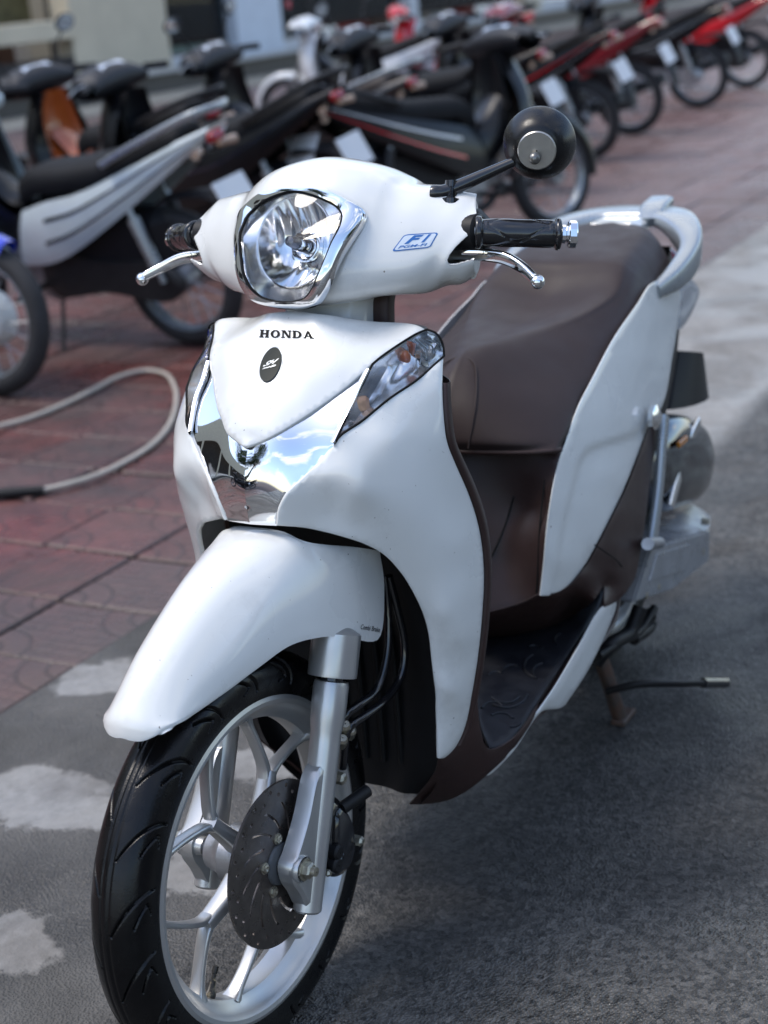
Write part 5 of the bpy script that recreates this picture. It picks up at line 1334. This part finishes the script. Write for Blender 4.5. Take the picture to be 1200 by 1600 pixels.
    V, F = loft([np.array(r) for r in rows], 20, 36); V2, F2 = shell(V, face_cam(V, F, np.array([0, 0, 9.])), .03); emit('seat', V2, F2, seat, t, smooth=60)
    P = [(-.46, .155, .765+.3*u), (-.66, .15, .835+.6*u), (-.88, .105, .90+u), (-.96, 0, .915+u)]; P = np.array(P); P = np.vstack([P, mir(P)[-2::-1]])
    V, F = sweep(P, [[.012, .014]]*7, sec=RSEC, m=40); emit('grab_rail', V, F, rail_m, t, smooth=60)
    V, F = box((-.905, 0, .80+u), (.04, .09, .05), Matrix.Rotation(-.35, 3, 'Y'), .015); emit('tail_light', V, F, RED_LENS, t, smooth=30)
    for sg in (1, -1):
        V, F = sweep([(-.87, .06*sg, .76+u), (-.90, .135*sg, .76+u)], [.015, .018], 10); emit('rear_indicator', V, F, mat('pale_indicator', (.42, .30, .22), .2, coat=1), t, smooth=50)
    rows = [[(x, .07, z), (x-.01, 0, z+.015), (x, -.07, z)] for x, z in ((-.62, .60), (-.78, .62), (-.90, .60), (-.985, .47), (-1.01, .36))]
    V, F = loft([np.array(r) for r in rows], 8, 14); mg = emit('rear_mudguard', *shell(V, F, .006), BBLACK, t, smooth=50)
    if plate:
        V, F = box((-.955, 0, .615), (.006, .20, .15), Matrix.Rotation(.45, 3, 'Y')); pl = emit('number_plate', V, F, PLATE, t, smooth=0)
    # engine, chain case, shocks, exhaust, pedals
    V, F = join(lathe([(.001, -.10), (.09, -.10), (.105, -.08), (.105, .08), (.09, .10), (.001, .10)], (-.02, 0, .30), (0, 1, 0), 24), box((.13, 0, .35), (.20, .15, .13), Matrix.Rotation(-.2, 3, 'Y'), .02)); emit('engine', V, F, BENG if scheme != 'dark' else BDARK, t, smooth=35)
    V, F = prism(cr(np.array([(-.02, .40), (-.30, .375), (-.62, .36), (-.70, .285), (-.62, .215), (-.30, .24), (-.02, .22), (.03, .31)]), 40, True), .075, .105, .01); emit('chain_case', V, F, chaincase or BDARK, t, smooth=40)
    for sg in (1, -1):
        V, F = sweep([(-.62, .12*sg, .30), (-.50, .125*sg, .66)], .013, 10); sh = emit('rear_shock', V, F, SILVERP, t, smooth=60)
        V, F = sweep([(-.60, .12*sg, .36), (-.535, .124*sg, .56)], .026, 12); emit('shock_spring', V, F, SILVERP if sg > 0 else BDARK, sh, smooth=60)
        V, F = sweep([(.02, .10*sg, .27), (.02, .28*sg, .26)], .014, 8); emit('footpeg', V, F, BBLACK, t, smooth=60)
    V, F = sweep([(.18, -.11, .30), (.0, -.13, .20), (-.25, -.14, .22), (-.45, -.15, .27), (-.85, -.16, .40)], [[.016]*2, [.018]*2, [.022]*2, [.042]*2, [.046]*2], sec=RSEC, m=26); ex = emit('exhaust', V, F, BBLACK, t, smooth=60)
    V, F = sweep([(-.45, -.195, .28), (-.80, -.207, .39)], [[.004, .035]]*2, sec=RSEC, m=6); emit('heat_shield', V, F, CHROME, ex, smooth=60)
    V, F = sweep([(-.05, .10, .20), (-.10, .22, .008)], .010, 8); emit('side_stand', V, F, BDARK, t, smooth=60)
    V, F = box((-.26, 0, .40), (.74, .17, .34), None, .05); emit('frame_body', V, F, BBLACK, t, smooth=30)
    return t
def rear_at(rx, ry, heading): h = rad(heading); return (rx+.62*math.cos(h), ry+.62*math.sin(h), 0)
def front_at(fx, fy, heading): h = rad(heading); return (fx-.63*math.cos(h), fy-.63*math.sin(h), 0)
SILV = paint('ccd6d8'); BLK = paint('0b0c10'); BLU = paint('1238c8'); ORA = paint('a8511c'); RED = paint('c81222'); MAR = paint('7a1420'); WHT = paint('dadde0'); TEAL = paint('1d5560'); NAVY = paint('131a2c')
SIL = SILVERP
make_bike('motorbike', 'motorbike with white hub and silver rim, only its front wheel in view at the edge', front_at(-2.76, -2.93, 92), 92, BLU, BLK, front='white', lean=-4, fender=BLU, fender_from=62, plate=False, mirror=False)
make_bike('motorbike', 'silver motorbike with black seat and dark flank stripes, nearest of the row', rear_at(-3.62, -2.62, 268), 268, SILV, BLK, stripe=(BBLACK, NAVY), tail_up=.04, rail='silver')
make_bike('motorbike', 'black motorbike with orange inner leg shield and pale dial, behind the silver one', rear_at(-5.05, -3.55, 258), 258, BLK, ORA, tail_up=.0)
make_bike('motorbike', 'dark motorbike with long black seat, between the silver one and the red-striped one', rear_at(-4.95, -2.85, 268), 268, BLK, BLK, tail_up=.06, stripe=(NAVY,), seat=BSEAT, mirror=False)
make_bike('motorbike', 'dark brown motorbike half hidden behind the red-striped one turned across the row', rear_at(-6.35, -3.2, 268), 268, mat('bike_paint_umber', (.03, .025, .024), .3, coat=1), BLK, scheme='naked', rail='silver', seat=mat('brown_bike_seat', (.045, .036, .034), .6), front='silver')
make_bike('motorbike', 'black motorbike with red and white flank stripes, turned across the row', rear_at(-5.15, -2.62, 158), 158, BLK, BLK, stripe=(WHT, RED), tail_up=-.02, lean=-5, mirror=False)
make_bike('motorbike', 'plain black motorbike in mid row, just past the red-striped one turned across', rear_at(-7.55, -2.95, 268), 268, BLK, BLK, tail_up=.04, seat=BSEAT)
make_bike('motorbike', 'black motorbike with red and silver flank stripes, parked straight beside the maroon one', rear_at(-9.05, -3.05, 266), 266, BLK, BLK, stripe=(RED, SIL), tail_up=.05, mirror=False)
make_bike('motorbike', 'maroon motorbike in the far part of the row, two before the bright red one', rear_at(-10.55, -3.25, 268), 268, MAR, BLK, tail_up=.05, chaincase=BDARK)
make_bike('motorbike', 'black motorbike with silver chain case, parked next to the bright red one', rear_at(-12.5, -3.32, 270), 270, BLK, BLK, tail_up=.04, chaincase=SIL, stripe=(SIL,))
make_bike('motorbike', 'bright red motorbike with white number plate, last at the far end of the row', rear_at(-14.3, -3.4, 264), 264, RED, BLK, tail_up=.04)
make_bike('motorbike', 'red motorbike with white flank stripes, standing behind the row near the shop', rear_at(-13.4, -5.6, 300), 300, RED, WHT, tail_up=.04, stripe=(WHT, WHT))
make_bike('motorbike', 'white motorbike with dark seat, standing behind the row by the shop step', rear_at(-11.2, -5.4, 280), 280, WHT, BLK, tail_up=.0)
# a few more further along the pavement behind the photographer: they show in the chrome
for k, (x, y, h, bd) in enumerate(((3.2, -2.4, 268, BLK), (4.4, -2.5, 268, NAVY), (5.7, -2.4, 270, BLK))):
    make_bike('motorbike', ['black motorbike mirrored in the chrome, nearest behind the camera', 'navy motorbike mirrored in the chrome, between two black ones', 'black motorbike mirrored in the chrome, farthest behind the camera'][k], rear_at(x, y, h), h, bd, BLK)

# ---- pressure hose on the paving
hz = [(-10, 668), (40, 655), (90, 636), (140, 612), (190, 587), (225, 579), (255, 583), (272, 603), (275, 632), (262, 668), (235, 697), (195, 722), (150, 743), (105, 757), (66, 766)]
P = np.array([UZ(a, b, .011) for a, b in hz])
V, F = sweep(P, .0088, 12, m=120); hose = emit('hose', V, F, mat('beige_hose', (.42, .38, .33), .5, var=.12, vscale=30), None, smooth=60); tag(hose, 'beige rubber hose looped on the red paving', 'hose')
P = np.array([UZ(a, b, .014) for a, b in [(68, 765.5), (40, 768), (10, 771), (-20, 774)]]); V, F = sweep(P, [.0135, .0155, .0165, .0165], 14, m=14); emit('hose_coupling', V, F, BLACKP, hose, smooth=50)

# ================================================================== SHOP BEHIND THE ROW
STONE = mat('dark_granite', (.045, .043, .045), .35, var=.3, vscale=8); STONE_L = mat('pale_stone_edge', (.42, .42, .41), .5, var=.15, vscale=6)
CREAM = mat('cream_render', (.60, .53, .40), .8, var=.08, vscale=2); GREYW = mat('pale_grey_paint', (.58, .60, .63), .6, var=.06, vscale=3)
DARKIN = mat('shop_interior_dark', (.035, .03, .028), .8, var=.4, vscale=3); CONC = mat('beige_concrete_apron', (.34, .31, .25), .8, var=.2, vscale=3)
sheet('apron', -70, 30, -13.0, -11.6, -.004, CONC)
V, F = box((-20, -15.9, .13), (100, 5.8, .26)); st_ = emit('step', V, F, STONE, None, smooth=0, kind='structure')
V, F = box((-20, -13.02, .285), (100, .34, .055), None, .01); emit('step_edge', V, F, STONE_L, st_, smooth=0)
shop = thing('shop_building', 'cream and grey shop front with glass panes above a dark granite step', 'shop', (-18, -13.9, .26))
def sb(name, x0, x1, z0, z1, y=0, d=.25, m=CREAM, par=shop):
    V, F = box(((x0+x1)/2+18, y, (z0+z1)/2-.26), (x1-x0, d, z1-z0), None, .01); return emit(name, V, F, m, par, smooth=0)
sb('back_wall', -60, 22, .44, 4.2, -3.0, .2, DARKIN)
sb('upper_wall', -60, 22, 3.2, 7.5, -.2, .3, CREAM)
PALEB = mat('pale_blue_pillar', (.62, .68, .76), .5, var=.06, vscale=3)
for x0, x1, m in ((-19.0, -16.7, CREAM), (-22.3, -20.9, PALEB), (-27.4, -27.0, GREYW), (-33.6, -32.8, CREAM), (-40, -39, GREYW), (-10.2, -9.4, CREAM), (-4, -3.2, CREAM), (3, 3.8, CREAM), (10, 10.8, CREAM)):
    sb('pillar', x0, x1, .26, 3.3, .05, .35, m)
GL = glass('shop_glass', (.72, .82, .80), 1.5)
for x0, x1 in ((-20.9, -19.0), (-27.0, -22.3), (-32.8, -27.4), (-39, -33.6)):
    w_ = sb('window_frame', x0, x1, .26, .40, .0, .12, GREYW); V, F = box(((x0+x1)/2+18, .0, 1.44), (x1-x0, .012, 2.3)); emit('pane', V, F, GL, w_, smooth=0)
sb('green_screen', -20.9, -19.0, .40, 2.2, -.4, .06, mat('grey_green_screen', (.30, .38, .36), .6, var=.1))
GDS = [mat('goods_red', (.25, .03, .03), .6), mat('goods_tan', (.42, .30, .20), .7), mat('goods_grey', (.35, .37, .38), .6), mat('goods_teal', (.10, .17, .17), .6), mat('goods_white', (.7, .7, .68), .6), mat('goods_brown', (.10, .05, .04), .6)]
for k in range(26):
    x = -33+k*.95+rnd.uniform(-.2, .2); hgt = rnd.uniform(.5, 1.5)
    V, F = box((x+18, -1.5+rnd.uniform(-.4, .4), hgt/2), (rnd.uniform(.3, .8), .4, hgt), None, .03); emit('display_stand', V, F, GDS[k % 6], shop, smooth=0)
sb('low_wall', -16.7, -9.4, .26, .62, .1, .25, DARKIN)
sb('cap_rail', -16.7, -9.4, .86, 1.12, .15, .3, CREAM)
sb('planter_panel', -16.7, -13.0, 1.12, 2.1, -.5, .1, mat('olive_panel', (.10, .09, .04), .8, var=.4))
# ================================================================== ACROSS THE ROAD (shows in the chrome and lights the front)
def house(x, w, h, m, roofm, k, label):
    t = thing('shop_house', label, 'house', (x, 24, 0), 0, 'houses across the road')
    V, F = box((0, 2.5, h/2), (w, 5, h), None, .02); wl_ = emit('wall', V, F, m, t, smooth=0)
    V, F = box((0, -.25, h+.12), (w+.1, 5.7, .24)); emit('roof', V, F, roofm, t, smooth=0)
    V, F = box((0, -.06, 1.4), (w*.8, .1, 2.6)); emit('shutter', V, F, mat('grey_shutter', (.22, .23, .25), .5, .4), t, smooth=0)
    V, F = box((0, -.6, 3.05), (w*.96, 1.2, .08)); emit('awning', V, F, [mat('green_awning', (.05, .16, .07), .7), mat('blue_awning', (.05, .12, .25), .7)][k % 2], t, smooth=0)
    for fz in np.arange(4.4, h-.8, 3.0):
        for s in (-1, 1):
            V, F = box((s*w*.22, -.04, fz), (w*.26, .1, 1.5)); wf = emit('window', V, F, mat('dark_pane', (.03, .04, .05), .1), t, smooth=0)
            V, F = box((s*w*.22, -.1, fz-.8), (w*.3, .14, .08)); emit('sill', V, F, STONE_L, wf, smooth=0)
for k, (x, w, h, c, lb_) in enumerate(((-6, 5, 9.5, (.55, .50, .38), 'cream house with green awning across the road, mirrored in the chrome'), (-.8, 5, 6.8, (.50, .52, .54), 'low grey house with blue awning across the road, mirrored in the chrome'), (4.6, 5, 10.5, (.48, .36, .28), 'tall tan house with green awning across the road, mirrored in the chrome'), (10.2, 5.5, 7.2, (.62, .62, .60), 'white house with blue awning across the road, mirrored in the chrome'))):
    house(x, w, h, mat('house_wall_%d' % k, c, .8, var=.08, vscale=2), STONE_L, k, lb_)
LEAF = mat('tree_leaves', (.045, .085, .025), .6, var=.5, vscale=3)
BARK = mat('tree_bark', (.07, .055, .04), .9, var=.3, vscale=12)
def tree(x, y, h, r, label):
    t = thing('street_tree', label, 'tree', (x, y, 0), 0, 'street trees mirrored in the chrome')
    V, F = sweep([(0, 0, -.02), (.05, .03, h*.3), (-.04, .02, h*.55), (0, 0, h*.8)], [.17, .13, .10, .04], 12, m=14); tr = emit('trunk', V, F, BARK, t, smooth=60)
    for k in range(6):
        a = 2*math.pi*k/6; V, F = sweep([(0, 0, h*(.42+.04*k)), (r*.4*math.cos(a), r*.4*math.sin(a), h*.62), (r*.75*math.cos(a), r*.75*math.sin(a), h*.75)], [.06, .045, .02], 8, m=8); emit('limb', V, F, BARK, tr, smooth=60)
    rg = np.random.default_rng(int(x*10)+50); n = 5200; cl = rg.normal(size=(46, 3)); cl /= np.linalg.norm(cl, axis=1)[:, None]; cl *= (rg.random((46, 1))**.45)*np.array([r, r, r*.72])
    c = cl[rg.integers(0, 46, n)]+rg.normal(size=(n, 3))*r*.17+np.array([0, 0, h*.78])
    a = rg.normal(size=(n, 3)); a /= np.linalg.norm(a, axis=1)[:, None]; b = np.cross(a, rg.normal(size=(n, 3))); b /= np.linalg.norm(b, axis=1)[:, None]
    V = np.stack([c-a*.10, c+b*.05, c+a*.10, c-b*.05], 1).reshape(-1, 3); F = [(4*i, 4*i+1, 4*i+2, 4*i+3) for i in range(n)]
    emit('crown', V, F, LEAF, t, smooth=0, kind='stuff')
tree(7.5, -4.2, 6.0, 2.0, 'leafy street tree on the paving ahead of the scooter, mirrored in its chrome')
tree(3.0, 10.8, 6.5, 2.2, 'leafy street tree across the road, mirrored in the lamp')
